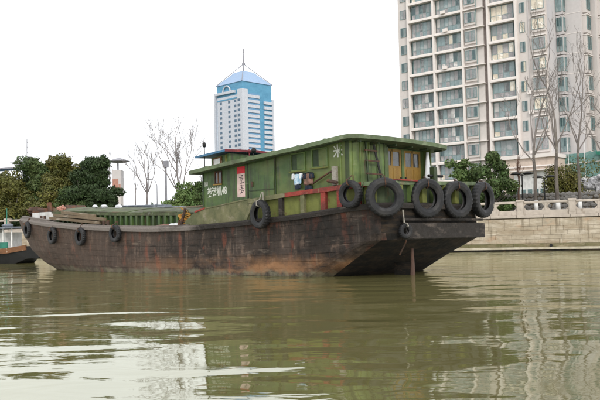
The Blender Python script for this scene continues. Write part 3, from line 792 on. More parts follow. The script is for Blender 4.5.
# flush wall strips of the front (faces stand at y = 0)
for (s0, s1, m) in ((0, 1.9, 'wall'), (11.9, 15.1, 'wall'), (20.62, 25.04, 'wall')):
    rootbox('wall_strip', M[m], s0, s1, 0, .499, 0, ZT)
rootbox('wall_strip', M['brown'], 15.1, 15.88, .3, .497, 0, ZT)
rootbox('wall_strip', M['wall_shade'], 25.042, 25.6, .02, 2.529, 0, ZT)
for s in (2.06, 6.68, 11.72, 16.0, 20.45):
    b = MB(); b.box(s - .17, s + .17, -.42, .3, 0, ZT); b.build('pier', M['slab'], apt)

def grid_window(w_, h_, nx, ny, fr=.06, depth=.1, sash=None):
    """frame mesh plus pane mesh variants in local x,z; y = 0 is the wall face, -y outward"""
    f = MB()
    f.box(0, w_, -depth, 0, 0, fr); f.box(0, w_, -depth, 0, h_ - fr, h_)
    f.box(0, fr, -depth, 0, fr, h_ - fr); f.box(w_ - fr, w_, -depth, 0, fr, h_ - fr)
    for i in range(1, nx): x = w_ * i / nx; f.box(x - fr * .55, x + fr * .55, -depth + .005, 0, fr, h_ - fr)
    for j in range(1, ny): z = h_ * (.36 if ny == 2 else j / ny); f.box(fr, w_ - fr, -depth + .01, 0, z - fr * .5, z + fr * .5)
    return f.mesh('window', M['frame'])
def pane_mesh(w_, h_, nx, ny, mats, seed, fr=.06):
    r = random.Random(seed); p_ = MB(); keys = list(range(len(mats)))
    for i in range(nx):
        for j in range(ny):
            za, zb = (0, .36) if (ny == 2 and j == 0) else ((.36, 1) if ny == 2 else (j / ny, (j + 1) / ny))
            d = r.uniform(0, .03)
            mi = r.choice(keys)
            if ny == 2 and j == 0: mi = r.choice([q for q, k_ in enumerate(mats) if k_ in ('gl_b', 'gl_e', 'gl_f', 'gl_c')] or keys)
            x0, x1, z0, z1 = w_ * i / nx + .03, w_ * (i + 1) / nx - .03, h_ * za + .03, h_ * zb - .03
            p_.box(x0, x1, -.05 - d, -.02, z0, z1, mi)
    return p_.mesh('pane', [M[k] for k in mats])
def make_type(w_, h_, nx, ny, sets, nvar=3):
    f = grid_window(w_, h_, nx, ny)
    vs = []
    for i, st in enumerate(sets):
        for v in range(nvar): vs.append(pane_mesh(w_, h_, nx, ny, st, i * 10 + v))
    return f, vs
cool = [['gl_a', 'gl_b', 'gl_a', 'gl_e', 'gl_d', 'gl_g'], ['gl_a', 'gl_e', 'gl_d', 'gl_b', 'gl_c', 'gl_g'], ['gl_b', 'gl_a', 'gl_e', 'gl_g', 'gl_d', 'gl_f']]
warm = [['gl_c', 'gl_c', 'gl_b'], ['gl_c', 'gl_b', 'gl_a'], ['gl_b', 'gl_a', 'gl_c']]
T_small = make_type(1.05, 1.5, 2, 1, [['gl_a', 'gl_b'], ['gl_a', 'gl_d']])
T_bay1 = make_type(4.0, 2.3, 6, 2, cool, 4)
T_bay2 = make_type(4.2, 2.3, 6, 2, cool, 4)
T_bay3c = make_type(3.55, 2.25, 4, 2, cool)
T_bay3w = make_type(3.55, 2.25, 4, 2, warm)
T_w2 = make_type(1.72, 1.55, 3, 1, [['gl_a', 'gl_b', 'gl_d'], ['gl_b', 'gl_a']])
T_w3 = make_type(.75, 1.5, 2, 1, [['gl_d', 'gl_c'], ['gl_d', 'gl_a']])
T_w4c = make_type(1.86, 1.6, 2, 1, [['gl_c'], ['gl_c', 'gl_b']])
T_w4d = make_type(1.86, 1.6, 2, 1, [['gl_a', 'gl_b'], ['gl_b', 'gl_c']])
T_corner = make_type(.85, 2.0, 2, 2, [['gl_e', 'gl_a'], ['gl_d', 'gl_e']])
T_side = make_type(1.3, 1.8, 2, 1, [['gl_d', 'gl_a'], ['gl_d']])
def place_win(T, x, y, z, rz=0, vi=None):
    f, vs = T
    o = inst('window', f, apt, (x, y, z), (0, 0, rz))
    inst('pane', (vs[vi % len(vs)] if vi is not None else random.choice(vs)), o)
slab_me = {}
for key, (w_, dep_, h_) in dict(a=(4.3, .5, .24), b=(4.7, .5, .24), c=(4.1, .5, .24), d=(2.1, .16, .14), e=(3.3, .3, .14)).items():
    m_ = MB(); m_.box(0, w_, -dep_, .45, 0, h_)
    if key in 'abc': m_.box(.02, w_ - .02, -dep_ + .12, .3, h_, h_ + .18)
    slab_me[key] = m_.mesh('balcony_slab' if key in 'abc' else 'sill_band', M['slab'])
niche = MB(); niche.box(0, .42, -.02, .1, .4, 2.6); niche_me = niche.mesh('niche', M['gl_d'])
bx = MB(); bx.box(0, 1.86, -.25, .0, 0, 2.05); bxm = bx.mesh('window_box', M['wall'])
bx2 = MB(); bx2.box(0, 2.0, -.3, .0, 0, 2.15); bxm2 = bx2.mesh('window_box', M['wall'])
cb = MB(); cb.box(0, 1.05, -.75, .0, 0, 2.75); cbm = cb.mesh('corner_bay', M['wall_shade'])
sbm = MB(); sbm.box(0, .55, 0, 1.7, 0, 2.5); sbm_ = sbm.mesh('side_bay', M['wall'])
hood = MB(); hood.box(0, .75, -.1, 1.8, 2.5, 2.62); hoodm = hood.mesh('bay_slab', M['slab'])
sj_ = MB(); sj_.box(.1, 2.3, -.03, .02, 0, .08); sj = sj_.mesh('storey_joint', M['slab'])
ac = MB(); ac.box(0, .75, -.35, 0, 0, .5); acm = ac.mesh('ac_unit', M['slab'])
for k, z in enumerate(floors):
    inst('balcony_slab', slab_me['a'], apt, (2.23, 0, z)); inst('balcony_slab', slab_me['b'], apt, (6.85, 0, z)); inst('balcony_slab', slab_me['c'], apt, (16.17, 0, z))
    place_win(T_small, .5, -.004, z + 1.0)
    place_win(T_bay1, 2.55, .28, z + .52); place_win(T_bay2, 7.0, .28, z + .52)
    place_win(T_bay3w if k in (8, 9, 10, 11, 12) else T_bay3c, 16.3, .28, z + .52)
    inst('niche', niche_me, apt, (11.2, .3, z)); inst('niche', niche_me, apt, (19.85, .3, z))
    if k % 3 != 1: inst('niche', niche_me, apt, (2.26, .27, z))
    inst('window_box', bxm, apt, (12.1, -.002, z + .7)); place_win(T_w2, 12.17, -.255, z + 1.05)
    inst('sill_band', slab_me['e'], apt, (12.0, -.2, z + .1)) if k % 2 < 2 else None
    place_win(T_w3, 20.95, -.004, z + .95)
    inst('window_box', bxm2, apt, (22.85, -.002, z + .6)); place_win(T_w4c if k in (7, 9, 10, 11, 12, 5) else T_w4d, 22.92, -.305, z + .95)
    inst('sill_band', slab_me['d'], apt, (22.8, -.35, z + 2.86))
    inst('corner_bay', cbm, apt, (25.65, 2.528, z + .1)); place_win(T_corner, 25.72, 2.528 - .755, z + .55)
    place_win(T_corner, 26.705, 1.82, z + .55, PI / 2)
    inst('side_bay', sbm_, apt, (28.952, 3.2, z + .1)); inst('bay_slab', hoodm, apt, (28.955, 3.2, z + .1))
    place_win(T_side, 29.508, 3.4, z + .6, PI / 2)
    inst('side_bay', sbm_, apt, (30.102, 6.2, z + .1)); inst('bay_slab', hoodm, apt, (30.105, 6.2, z + .1)); place_win(T_side, 30.658, 6.4, z + .6, PI / 2)
    place_win(T_bay2, 33, 8.56, z + .5); place_win(T_small, 38.5, 8.56, z + 1.0)
    inst('storey_joint', sj, apt, (26.62, 2.528, z + .1))
    if random.random() < .5: inst('ac_unit', acm, apt, (random.choice((12.6, 2.9, 8.1, 17.2)) + random.random() * .6, -.42, z + .32))
    if k in (1, 2, 3, 5, 6): inst('ac_unit', acm, apt, (21.9 + .1 * (k % 2), -.01, z + .45))
    if k in (0, 1): inst('ac_unit', acm, apt, (23.2, -.32, z + .1)); inst('ac_unit', acm, apt, (24.1, -.32, z + .1))
rootbox('parapet', M['slab'], -.2, 25.2, -.3, 14.2, ZT, ZT + .8)
b = MB(); b.tube([(14.0, -.12, 0), (14.0, -.12, ZT)], .06, 6); b.build('drain_pipe', M['frame'], apt)
b = MB(); b.tube([(22.3, -.12, 0), (22.3, -.12, ZT)], .06, 6); b.build('drain_pipe', M['wall_shade'], apt)

# shop podium in front of the flats
shop = empty('shop_building', tuple(B0 + Vector((.765, -.644, 0)) * 14.3 + Vector((-.644, -.765, 0)) * 9), BROT,
             'low cream shop building with dark square windows under the flats', 'shop building')
b = MB(); b.box(7.6, 14.6, 0, 8.5, 0, 8.5); b.build('wall', M['cream'], shop)
b = MB(); b.box(7.4, 14.8, -.35, 8.7, 8.5, 8.95); b.build('cornice', M['slab'], shop)
b = MB(); b.box(7.5, 14.7, -.2, -.005, 7.3, 7.5); b.build('string_course', M['slab'], shop)
b = MB(); b.box(9.2, 13.8, -.12, -.004, 2.2, 6.7); b.build('shopfront', M['white'], shop)
for k in range(5):
    f_ = MB(); x_ = 9.35 + .88 * k; f_.box(x_, x_ + .6, -.2, -.122, 3.6, 4.4); fo = f_.build('window', M['frame'], shop)
    q_ = MB(); q_.box(x_ + .05, x_ + .55, -.215, -.202, 3.65, 4.35); q_.build('pane', M['gl_d'], fo)
b = MB(); b.box(9.0, 14.0, -.9, -.125, 6.75, 6.9); b.build('canopy', M['slab'], shop)
b = MB(); b.box(-6, 7.3, 6.6, 8.6, 0, 4.6); b.build('side_wall', M['rubble'], shop)
net = empty('netting_screen', tuple(B0 + Vector((.765, -.644, 0)) * 27.2 + Vector((-.644, -.765, 0)) * 5), BROT, 'teal green construction netting on poles above the rockery', 'netting')
b = MB()
for k in range(12):
    x = k * .75
    b.hexa([(x, -.02 + .05 * (k % 2), 5.8), (x + .75, -.02 + .05 * ((k + 1) % 2), 5.8), (x + .75, .03 + .05 * ((k + 1) % 2), 5.8), (x, .03 + .05 * (k % 2), 5.8),
            (x, 0, 9.0), (x + .75, 0, 9.0 + .25 * (k > 5)), (x + .75, .05, 9.0 + .25 * (k > 5)), (x, .05, 9.0)])
b.build('net', M['net'], net)
for k in range(5):
    b = MB(); b.tube([(2.2 * k, -.1, 0), (2.2 * k, -.1, 10.3)], .06, 6); b.build('pole', M['white'], net)
b = MB(); b.tube([(0, -.12, 7.6), (9.2, -.12, 7.8)], .05, 6); b.build('rail', M['slab'], net)
b = MB(); b.hexa([(6.2, -1, 8.6), (10.5, -1, 7.4), (10.5, 2, 7.4), (6.2, 2, 8.6), (6.2, -1, 9.0), (10.5, -1, 7.8), (10.5, 2, 7.8), (6.2, 2, 9.0)]); b.build('canopy', M['teal'], net)

# ------------------------------------------------------------------ THE BARGE
# local frame: x = forward, b = metres from the near side towards the far side (stored as -y), z up
PB = Vector((1.159, 27.955, 0)); AZ = math.atan2(.6768, -.7361)
barge = empty('cargo_barge', tuple(PB), AZ, 'long dark wooden hulled cargo barge with a green deckhouse at its stern', 'barge')
def B_(): return MB(flip=True)
def interp(x, xs, ys): return float(np.interp(x, xs, ys))
SHX = [-2.6, -1.8, -.5, 1.6, 4.8, 8.1, 10.5, 13.6, 16.6, 19.8, 22.5, 26.5]
SHZ = [2.48, 2.45, 2.38, 2.2, 2.04, 1.93, 1.94, 2.05, 2.2, 2.44, 2.68, 2.9]
def sheer(a): return interp(a, SHX, SHZ)
def a_stern(z): return -2.1 if z >= 1.25 else -2.1 + 2.75 * ((1.25 - z) / 1.65) ** .95
def a_tip(z): return 26.2 - interp(z, [-.4, 0, .4, 1.05, 2.1, 3.1], [5.2, 3.9, 2.6, 1.4, .5, 0])
def a_sh(z): return interp(z, [-.4, 0, 1.0, 2.2, 3.0], [7.5, 9.5, 13.0, 15.5, 16.5])
def corner(z): return interp(z, [-.4, .7, 1.25, 1.5, 2.1], [1.9, 1.3, .75, .55, .8])
HB = 3.3
NEXP = 2.25
def side_pt(p, z):
    """near side, p 0..0.5 straight, 0.5..1 bow; returns (a, b)"""
    r = corner(z)
    if p <= .5:
        return (a_stern(z) + r + (a_sh(z) - a_stern(z) - r) * p / .5, 0.)
    th = (p - .5) / .5 * PI / 2
    return (a_sh(z) + (a_tip(z) - a_sh(z)) * math.sin(th) ** (2 / NEXP), HB * (1 - math.cos(th) ** (2 / NEXP)))
def half_loop(z):
    r = corner(z); s = a_stern(z); pts = []
    for k in range(5): pts.append((s, HB - (HB - r) * k / 5))
    for k in range(7):
        t_ = PI / 2 * k / 6; pts.append((s + r - r * math.cos(t_), r - r * math.sin(t_)))
    for k in range(1, 45): pts.append(side_pt(k / 44., z))
    return pts
ref = half_loop(2.2)
NV = 12
rings = []
for j in range(NV + 1):
    q = j / NV; ring = []
    for i, (ra, rb) in enumerate(ref):
        zt = sheer(ra); z = -.4 + (zt + .4) * q
        a_, b_ = half_loop(z)[i]
        ring.append((a_, b_, z))
    ring += [(a_, 2 * HB - b_, z) for a_, b_, z in ring[::-1][1:-1]]
    rings.append(ring)
hb = B_(); hb.loft(rings, closed=True, caps=False)
nr = len(rings[0])
hb.f.append(tuple(range(nr))[::-1]); hb.m.append(0)
ho = hb.build('hull', [M['hull'], M['under']], barge)
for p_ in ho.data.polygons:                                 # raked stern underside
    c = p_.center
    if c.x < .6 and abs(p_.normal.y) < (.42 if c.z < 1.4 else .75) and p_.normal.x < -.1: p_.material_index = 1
# planking: separate strakes laid over the side
def hull_pt(p, z, off):
    a_, b_ = side_pt(p, z); e = 1e-3
    a2, b2 = side_pt(min(p + e, 1), z); a1_, b1_ = side_pt(max(p - e, 0), z)
    tx, ty = a2 - a1_, b2 - b1_; L_ = math.hypot(tx, ty) or 1
    return (a_ + ty / L_ * off, b_ - tx / L_ * off, z)
rows = 9
def p_of(a_, z):
    r = corner(z); a0_ = a_stern(z) + r; ash = a_sh(z)
    if a_ <= ash: return max(0., .5 * (a_ - a0_) / (ash - a0_))
    q = min(1., (a_ - ash) / (a_tip(z) - ash))
    return .5 + math.asin(q ** (NEXP / 2)) / (PI / 2) * .5
for r_ in range(rows):
    zm = -.25 + 2.3 * (r_ + .5) / rows
    amin = a_stern(zm) + corner(zm) + .02; amax = a_tip(zm) - .12
    cuts = [amin]
    p_ = amin + random.uniform(1.5, 4.0)
    while p_ < amax - 1.5:
        cuts.append(p_); p_ += random.uniform(3.4, 5.2)
    cuts.append(amax)
    for ci_, (c0, c1) in enumerate(zip(cuts[:-1], cuts[1:])):
        off = .028 + random.uniform(-.006, .009); n_ = max(4, int((c1 - c0) / .35)); first = ci_ == 0
        o_ = B_(); sec = []
        for i in range(n_ + 1):
            a_ = c0 + .003 + (c1 - c0 - .006) * i / n_
            zt = sheer(a_) - .05
            z0 = -.25 + (zt + .25) * r_ / rows + .003; z1 = -.25 + (zt + .25) * (r_ + 1) / rows - .003
            if a_ > 15: z0 = min(z0, z1)
            w0 = random.uniform(-.002, .002) - ((off - .004) * max(0, 1 - i / 2) if first else 0)
            pa, pb = p_of(a_, z0), p_of(a_, z1)
            if first and i == 0: pa = pb = 0.
            if i == n_ and ci_ == len(cuts) - 2: pa = pb = .992
            sec.append([hull_pt(pa, z0, .0), hull_pt(pa, z0, off + w0), hull_pt(pb, z1, off + w0), hull_pt(pb, z1, .0)])
        o_.loft(sec); o_.build('plank', M['hull'], barge); continue
        for i in range(0):
            z0 = z1 = 0
            sec.append([hull_pt(p_, z0, .0), hull_pt(p_, z0, off + w0), hull_pt(p_, z1, off + w0), hull_pt(p_, z1, .0)])
        o_.loft(sec); o_.build('plank', M['hull'], barge)
# deck
db = B_(); lp = half_loop(2.2); n_ = len(lp); vs = []; fs = []
for a_, b_ in lp: vs += [(a_, b_, sheer(a_) - .06), (a_, 2 * HB - b_, sheer(a_) - .06)]
for i in range(n_ - 1): fs.append((2 * i, 2 * i + 1, 2 * i + 3, 2 * i + 2))
db.add(vs, fs); db.build('deck', M['deck'], barge)
# rubbing rail right round the sheer
def sweep(loop_z, prof, amin=-99, amax=99, zf=sheer, near_only=False, bmax=99):
    """sweep a profile [(out, up)] along the deck edge (both halves)"""
    lp = half_loop(loop_z)
    full = [(a_, b_, 1) for a_, b_ in lp][::-1] + [(a_, 2 * HB - b_, -1) for a_, b_ in lp][1:]
    secs = []
    for i, (a_, b_, s_) in enumerate(full):
        a1_, b1_, _ = full[max(i - 1, 0)]; a2, b2, _ = full[min(i + 1, len(full) - 1)]
        tx, ty = a2 - a1_, b2 - b1_; L_ = math.hypot(tx, ty) or 1
        nx, ny = ty / L_, -tx / L_
        # outward: away from the centre line
        if nx * (a_ - 8) * .02 + ny * (b_ - HB) < 0 and abs(b_ - HB) > .5: nx, ny = -nx, -ny
        if abs(b_ - HB) <= .5: nx, ny = (1, 0) if a_ > 5 else (-1, 0)
        if amin <= a_ <= amax and b_ <= bmax:
            secs.append([(a_ + nx * o_, b_ + ny * o_, zf(a_) + u) for o_, u in prof])
    return secs
sb = B_(); sb.loft(sweep(2.2, [(-.05, -.13), (.12, -.13), (.14, .0), (.12, .07), (-.05, .07)])); sb.build('rubbing_rail', M['rail'], barge)
sb = B_(); sb.loft(sweep(2.2, [(-.18, .0705), (.06, .0705), (.06, .13), (-.18, .13)], amin=7.8)); sb.build('gunwale', M['rail'], barge)
# low bow bulwark
sb = B_(); sb.loft(sweep(2.2, [(-.1, .13), (.02, .13), (.04, .22), (-.1, .22)], amin=19.5)); sb.build('bow_bulwark', M['rail'], barge)
# transom beam
sb = B_(); sb.loft([[(-2.1 - .16, y, 1.27), (-2.1, y, 1.27), (-2.1, y, 1.84), (-2.1 - .16, y, 1.84)] for y in (1.1, 6.45)]); sb.build('transom_beam', M['rail'], barge, bevel=.03)
sb = B_(); sb.box(-2.2, -2.1, 1.0, 6.4, 1.92, 2.0); sb.build('transom_trim', M['rail'], barge)
# rudder post
sb = B_(); sb.tube([(-1.66, 2.32, .95), (-1.68, 2.3, .4), (-1.68, 2.28, -.3)], [.05, .07, .10], 8); sb.build('rudder_post', M['hull_rust'], barge)
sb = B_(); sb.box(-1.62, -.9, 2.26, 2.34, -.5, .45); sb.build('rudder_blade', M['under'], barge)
sb = B_(); sb.tube([(-2.16, 1.15, 2.0), (-2.2, 1.2, 1.2), (-1.85, 1.3, .75)], .03, 6); sb.build('steering_chain', M['steel'], barge)

# ---- aft bulwark
BUX = [-2.3, -1.85, -.5, 1.6, 5.3, 7.3, 7.75, 8.15]
BUZ = [3.28, 3.25, 3.25, 3.13, 2.86, 2.62, 2.45, 2.2]
def bul(a): return interp(a, BUX, BUZ)
# solid board forward of 4.2
xs = [8.15, 7.75, 7.3, 6.6, 5.9, 5.3, 4.7, 4.25]
sb = B_()
for i in range(len(xs) - 1):
    x1, x0 = xs[i], xs[i + 1]
    sb.sbox(x0 + .004, x1, .02, .1, sheer(x0) + .07, sheer(x1) + .07, bul(x0), bul(x1))
sb.build('bulwark_board', M['tan'], barge)
sb = B_(); 
sb.sbox(6.9, 7.5, -.01, .13, bul(6.9) - .01, bul(7.5) - .01, bul(6.9) + .06, bul(7.5) + .06); sb.build('bulwark_cap', M['red'], barge)
sb = B_(); sb.sbox(4.2, 6.85, -.0, .12, bul(4.2) - .008, bul(6.85) - .008, bul(4.2) + .04, bul(6.85) + .04); sb.build('bulwark_cap', M['tan'], barge)
# framed part: sloping post, posts, top rail, recessed panels
posts = [(4.1, 'tan'), (2.55, 'rail'), (1.45, 'tan'), (.45, 'red'), (-.3, 'red'), (-1.15, 'red')]
for i, (a_, m) in enumerate(posts):
    sb = B_(); w_ = .09 if m != 'red' else .11
    sh_ = .35 if i == 0 else 0
    sb.hexa([(a_ - w_ + sh_, -.03, sheer(a_) + .07), (a_ + w_ + sh_, -.03, sheer(a_) + .07), (a_ + w_ + sh_, .16, sheer(a_) + .07), (a_ - w_ + sh_, .16, sheer(a_) + .07),
             (a_ - w_, -.03, bul(a_) - .16), (a_ + w_, -.03, bul(a_) - .16), (a_ + w_, .16, bul(a_) - .16), (a_ - w_, .16, bul(a_) - .16)])
    sb.build('stanchion', M[m], barge)
edges_ = [4.25] + [p[0] for p in posts[1:]] + [-1.8]
for x1, x0 in zip(edges_[:-1], edges_[1:]):
    sb = B_(); sb.sbox(x0, x1 - .01, .1, .14, sheer(x0) + .0, sheer(x1), bul(x0) - .1, bul(x1) - .1); sb.build('bulwark_panel', M['olive'], barge)
for x0, x1, m in ((2.3, 4.25, 'tan'), (-1.4, 2.295, 'red')):
    sb = B_(); xm = (x0 + x1) / 2
    sb.sbox(x0, x1, -.05, .18, bul(x0) - .16, bul(x1) - .16, bul(x0) + .0, bul(x1) + .0); sb.build('bulwark_rail', M[m], barge)
# round the stern corners and along the transom
def stern_sweep(prof, zf, far=True):
    lp = half_loop(2.2)
    near = [(a_, b_) for a_, b_ in lp if a_ <= -1.25]
    full = near[::-1] + [(a_, 2 * HB - b_) for a_, b_ in near][1:]
    full = [(-1.4, 0.0)] + full + [(-1.4, 2 * HB)]
    secs = []
    for i, (a_, b_) in enumerate(full):
        a1_, b1_ = full[max(i - 1, 0)]; a2, b2 = full[min(i + 1, len(full) - 1)]
        tx, ty = a2 - a1_, b2 - b1_; L_ = math.hypot(tx, ty); nx, ny = -ty / L_, tx / L_
        secs.append([(a_ + nx * o_, b_ + ny * o_, zf(a_, b_, u)) for o_, u in prof])
    return secs
topz = lambda b_: 3.25 + .03 * b_
zf1 = lambda a_, b_, u: topz(b_) + u
zf2 = lambda a_, b_, u: (sheer(a_) + .07) if u < 0 else topz(b_) - .1
sb = B_(); sb.loft(stern_sweep([(-.18, -.14), (.05, -.14), (.05, .0), (-.18, .0)], zf1)); sb.build('bulwark_rail', M['roofgreen'], barge)
sb = B_(); sb.loft(stern_sweep([(-.14, -1), (-.1, -1), (-.1, 1), (-.14, 1)], zf2)); sb.build('bulwark_panel', M['greendark'], barge)
for y in np.arange(.9, 6.0, .72):
    sb = B_(); sb.box(-2.16, -2.0, y, y + .26, 2.56, topz(y) - .145); sb.build('stanchion', M['olive' if int(y * 10) % 2 else 'green2'], barge)
sb = B_(); sb.box(-2.21, -1.95, .85, 2.0, topz(1.2) + .002, topz(1.2) + .05); sb.build('bulwark_cap', M['red'], barge)

# ---- deckhouse
RX = [-.9, -.38, 1.5, 4.7, 7.4, 7.8]; RZ = [4.97, 4.93, 4.76, 4.54, 4.32, 4.29]
def roofz(a): return interp(a, RX, RZ)
wb = .45; WA0, WA1 = -.4, 7.48; WF = 5.6
NS = 12
for yb in (wb, WF):
    sb = B_(); secs = []
    for i in range(NS + 1):
        x0 = WA0 + (WA1 - WA0) * i / NS; zb_, zt_ = sheer(x0) - .06, roofz(x0) - .13
        secs.append([(x0, yb, zb_), (x0, yb + .06, zb_), (x0, yb + .06, zt_), (x0, yb, zt_)])
    sb.loft(secs); sb.build('cabin_wall', M['green'], barge)
sb = B_(); sb.box(WA1 - .06, WA1 - .001, wb + .062, WF - .002, 1.9, roofz(WA1) - .13); sb.build('cabin_wall', M['green'], barge)
# aft wall: green panel with its light painted in, doors set in the rest
sb = B_(); sb.box(WA0, WA0 + .06, wb + .062, 2.78, 2.3, roofz(WA0) - .13); sb.build('cabin_wall', M['green2'], barge)
sb = B_(); sb.box(-.06, 0, 2.79, WF - .002, 2.3, roofz(0) - .13); aft = sb.build('cabin_wall', M['green2'], barge)
sb = B_(); sb.box(WA0 + .062, -.06, 2.72, 2.78, 2.3, roofz(0) - .13); sb.build('cabin_wall', M['green2'], barge)
# corrugation folds on the aft panel
for y in (.62, 1.05, 1.55, 2.05, 2.5):
    sb = B_(); sb.box(WA0 - .025, WA0 - .001, y, y + .05, 2.5, roofz(WA0) - .12); sb.build('wall_batten', M['green2'], barge)
# corner post and wall battens on the side
for a_, w_, m in ((-.40, .16, 'greendark'), (-.05, .05, 'green2'), (3.2, .05, 'greendark'), (4.72, .06, 'greendark'), (7.4, .08, 'greendark')):
    sb = B_(); sb.box(a_, a_ + w_, wb - .03, wb - .001, sheer(a_), roofz(a_) - .1); sb.build('wall_batten', M[m], barge)
# sliding door in the side
sb = B_(); sb.sbox(3.28, 4.68, wb - .035, wb - .002, 2.75, 2.62, roofz(3.28) - .2, roofz(4.68) - .2); dr = sb.build('side_door', M['green'], barge)
sb = B_(); sb.box(4.42, 4.5, wb - .08, wb - .036, 3.45, 3.65); sb.build('handle', M['steel'], dr)
sb = B_(); sb.box(3.3, 4.66, wb - .05, wb - .036, 3.28, 3.32); sb.build('ledge', M['greendark'], dr)
# side windows with half-drawn green shutters
for x0, x1, z0, z1 in ((1.72, 2.35, 3.93, 4.52), (.62, 1.3, 3.98, 4.6)):
    f_ = B_(); t_ = .05
    f_.box(x0 - t_, x1 + t_, wb - .05, wb - .001, z0 - t_, z0); f_.box(x0 - t_, x1 + t_, wb - .05, wb - .001, z1, z1 + t_)
    f_.box(x0 - t_, x0, wb - .05, wb - .001, z0, z1); f_.box(x1, x1 + t_, wb - .05, wb - .001, z0, z1)
    fo = f_.build('window', M['green2'], barge)
    q = B_(); q.box(x0 + .002, x0 + (x1 - x0) * .99, wb - .012, wb - .002, z0 + .002, z1 - .002); q.build('pane', M['greendark'], fo)
    q = B_(); q.box(x0 + .003, x0 + (x1 - x0) * .56, wb - .03, wb - .014, z0 + .01, z1 - .01); q.build('shutter', M['green'], fo)
    q = B_(); q.box(x0 - .1, x1 + .1, wb - .09, wb - .052, z0 - t_ - .03, z0 - t_ + .01); q.build('sill', M['olive'], fo)
# forward window
f_ = B_(); x0, x1, z0, z1 = 6.3, 6.66, 3.72, 4.17
f_.box(x0 - .04, x1 + .04, wb - .04, wb - .001, z0 - .04, z0); f_.box(x1, x1 + .04, wb - .04, wb - .001, z0, z1); f_.box(x0 - .04, x0, wb - .04, wb - .001, z0, z1); f_.box(x0 - .04, x1 + .04, wb - .04, wb - .001, z1, z1 + .04)
fo = f_.build('window', M['steel'], barge)
q = B_(); q.box(x0 + .002, x1 - .002, wb - .012, wb - .002, z0 + .002, z1 - .002); q.build('pane', M['glass'], fo)
q = B_(); q.box(x0 - .06, x1 + .08, wb - .1, wb - .042, z0 - .09, z0 - .04); q.build('sill', M['yellow'], fo)
q = B_(); q.box(x0 + .18, x0 + .22, wb - .03, wb - .013, z0 + .01, z1 - .01); q.build('mullion', M['rustorange'], fo)

# yellow double doors in the aft wall
for k, (y0, y1) in enumerate(((2.82, 4.0), (4.2, 5.32))):
    d = B_(); zb_, zt_ = 2.75, 4.72
    d.box(-.10, -.061, y0, y1, zb_, 4.08)
    d.box(-.10, -.061, y0, y0 + .1, 4.08, zt_); d.box(-.10, -.061, y1 - .1, y1, 4.08, zt_); d.box(-.10, -.061, (y0 + y1) / 2 - .06, (y0 + y1) / 2 + .06, 4.08, zt_); d.box(-.10, -.061, y0 + .1, y1 - .1, zt_ - .1, zt_)
    do = d.build('yellow_door', M['yellow'], barge)
    for h0, h1 in ((y0 + .1, (y0 + y1) / 2 - .06), ((y0 + y1) / 2 + .06, y1 - .1)):
        q = B_(); q.box(-.08, -.066, h0 + .002, h1 - .002, 4.082, zt_ - .102); q.build('pane', M['glass'], do)
    q = B_(); q.box(-.115, -.101, y0 + .12, (y0 + y1) / 2 - .05, 3.2, 3.98); q.box(-.115, -.101, (y0 + y1) / 2 + .05, y1 - .12, 3.2, 3.98); q.build('door_panel', M['yellow'], do)
    q = B_(); q.box(-.15, -.101, y1 - .08 if k == 0 else y0 + .02, y1 - .03 if k == 0 else y0 + .07, 3.5, 3.66); q.build('handle', M['black'], do)
q = B_(); q.box(-.12, -.061, 4.02, 4.18, 2.7, 4.72); q.build('door_post', M['green2'], barge)

# roof: cambered slab with fascia
def roof_ring(a_, th=0.0, nseg=14, y0=-.06, y1=6.32, rnd=0.):
    top = []; bot = []
    for k in range(nseg + 1):
        q = k / nseg; y = y0 + rnd + (y1 - y0 - 2 * rnd) * q
        z = roofz(a_) + .05 * (1 - (2 * q - 1) ** 2) + .07 * q * 0
        top.append((a_, y, z)); bot.append((a_, y, z - .15))
    return top + bot[::-1]
secs = []
for a_, rnd in ((-.92, .42), (-.85, .2), (-.7, .06), (-.5, 0), (.5, 0), (1.5, 0), (2.6, 0), (3.7, 0), (4.7, 0), (5.8, 0), (6.8, 0), (7.62, 0), (7.82, .05)):
    secs.append(roof_ring(a_, rnd=rnd))
sb = B_(); sb.loft(secs); sb.build('cabin_roof', M['roofgreen'], barge)
# roof sheets joints (raised battens)
for a_ in (.3, 1.6, 2.9, 4.2, 5.5, 6.7):
    sb = B_(); rg = [(a_, -.065 + 6.39 * k / 14, roofz(a_) + .05 * (1 - (2 * k / 14 - 1) ** 2)) for k in range(15)]
    sb.loft([[(a_ - .03, y, z - .0), (a_ + .03, y, z - .003), (a_ + .03, y, z + .025), (a_ - .03, y, z + .025)] for _, y, z in rg]); sb.build('roof_batten', M['roofgreen'], barge)
# dark bar added under the roof edge to stand for eaves shadow
sb = B_(); sb.bar((-.7, .2, roofz(-.7) - .15), (7.6, .2, roofz(7.6) - .15), .06, .06); sb.build('eaves_shade', M['greendark'], barge)
for k in range(6):
    y = .6 + k * 1.05
    sb = B_(); sb.box(-.8, -.41, y, y + .05, 4.72, 4.79); sb.build('roof_bracket', M['greendark'], barge)
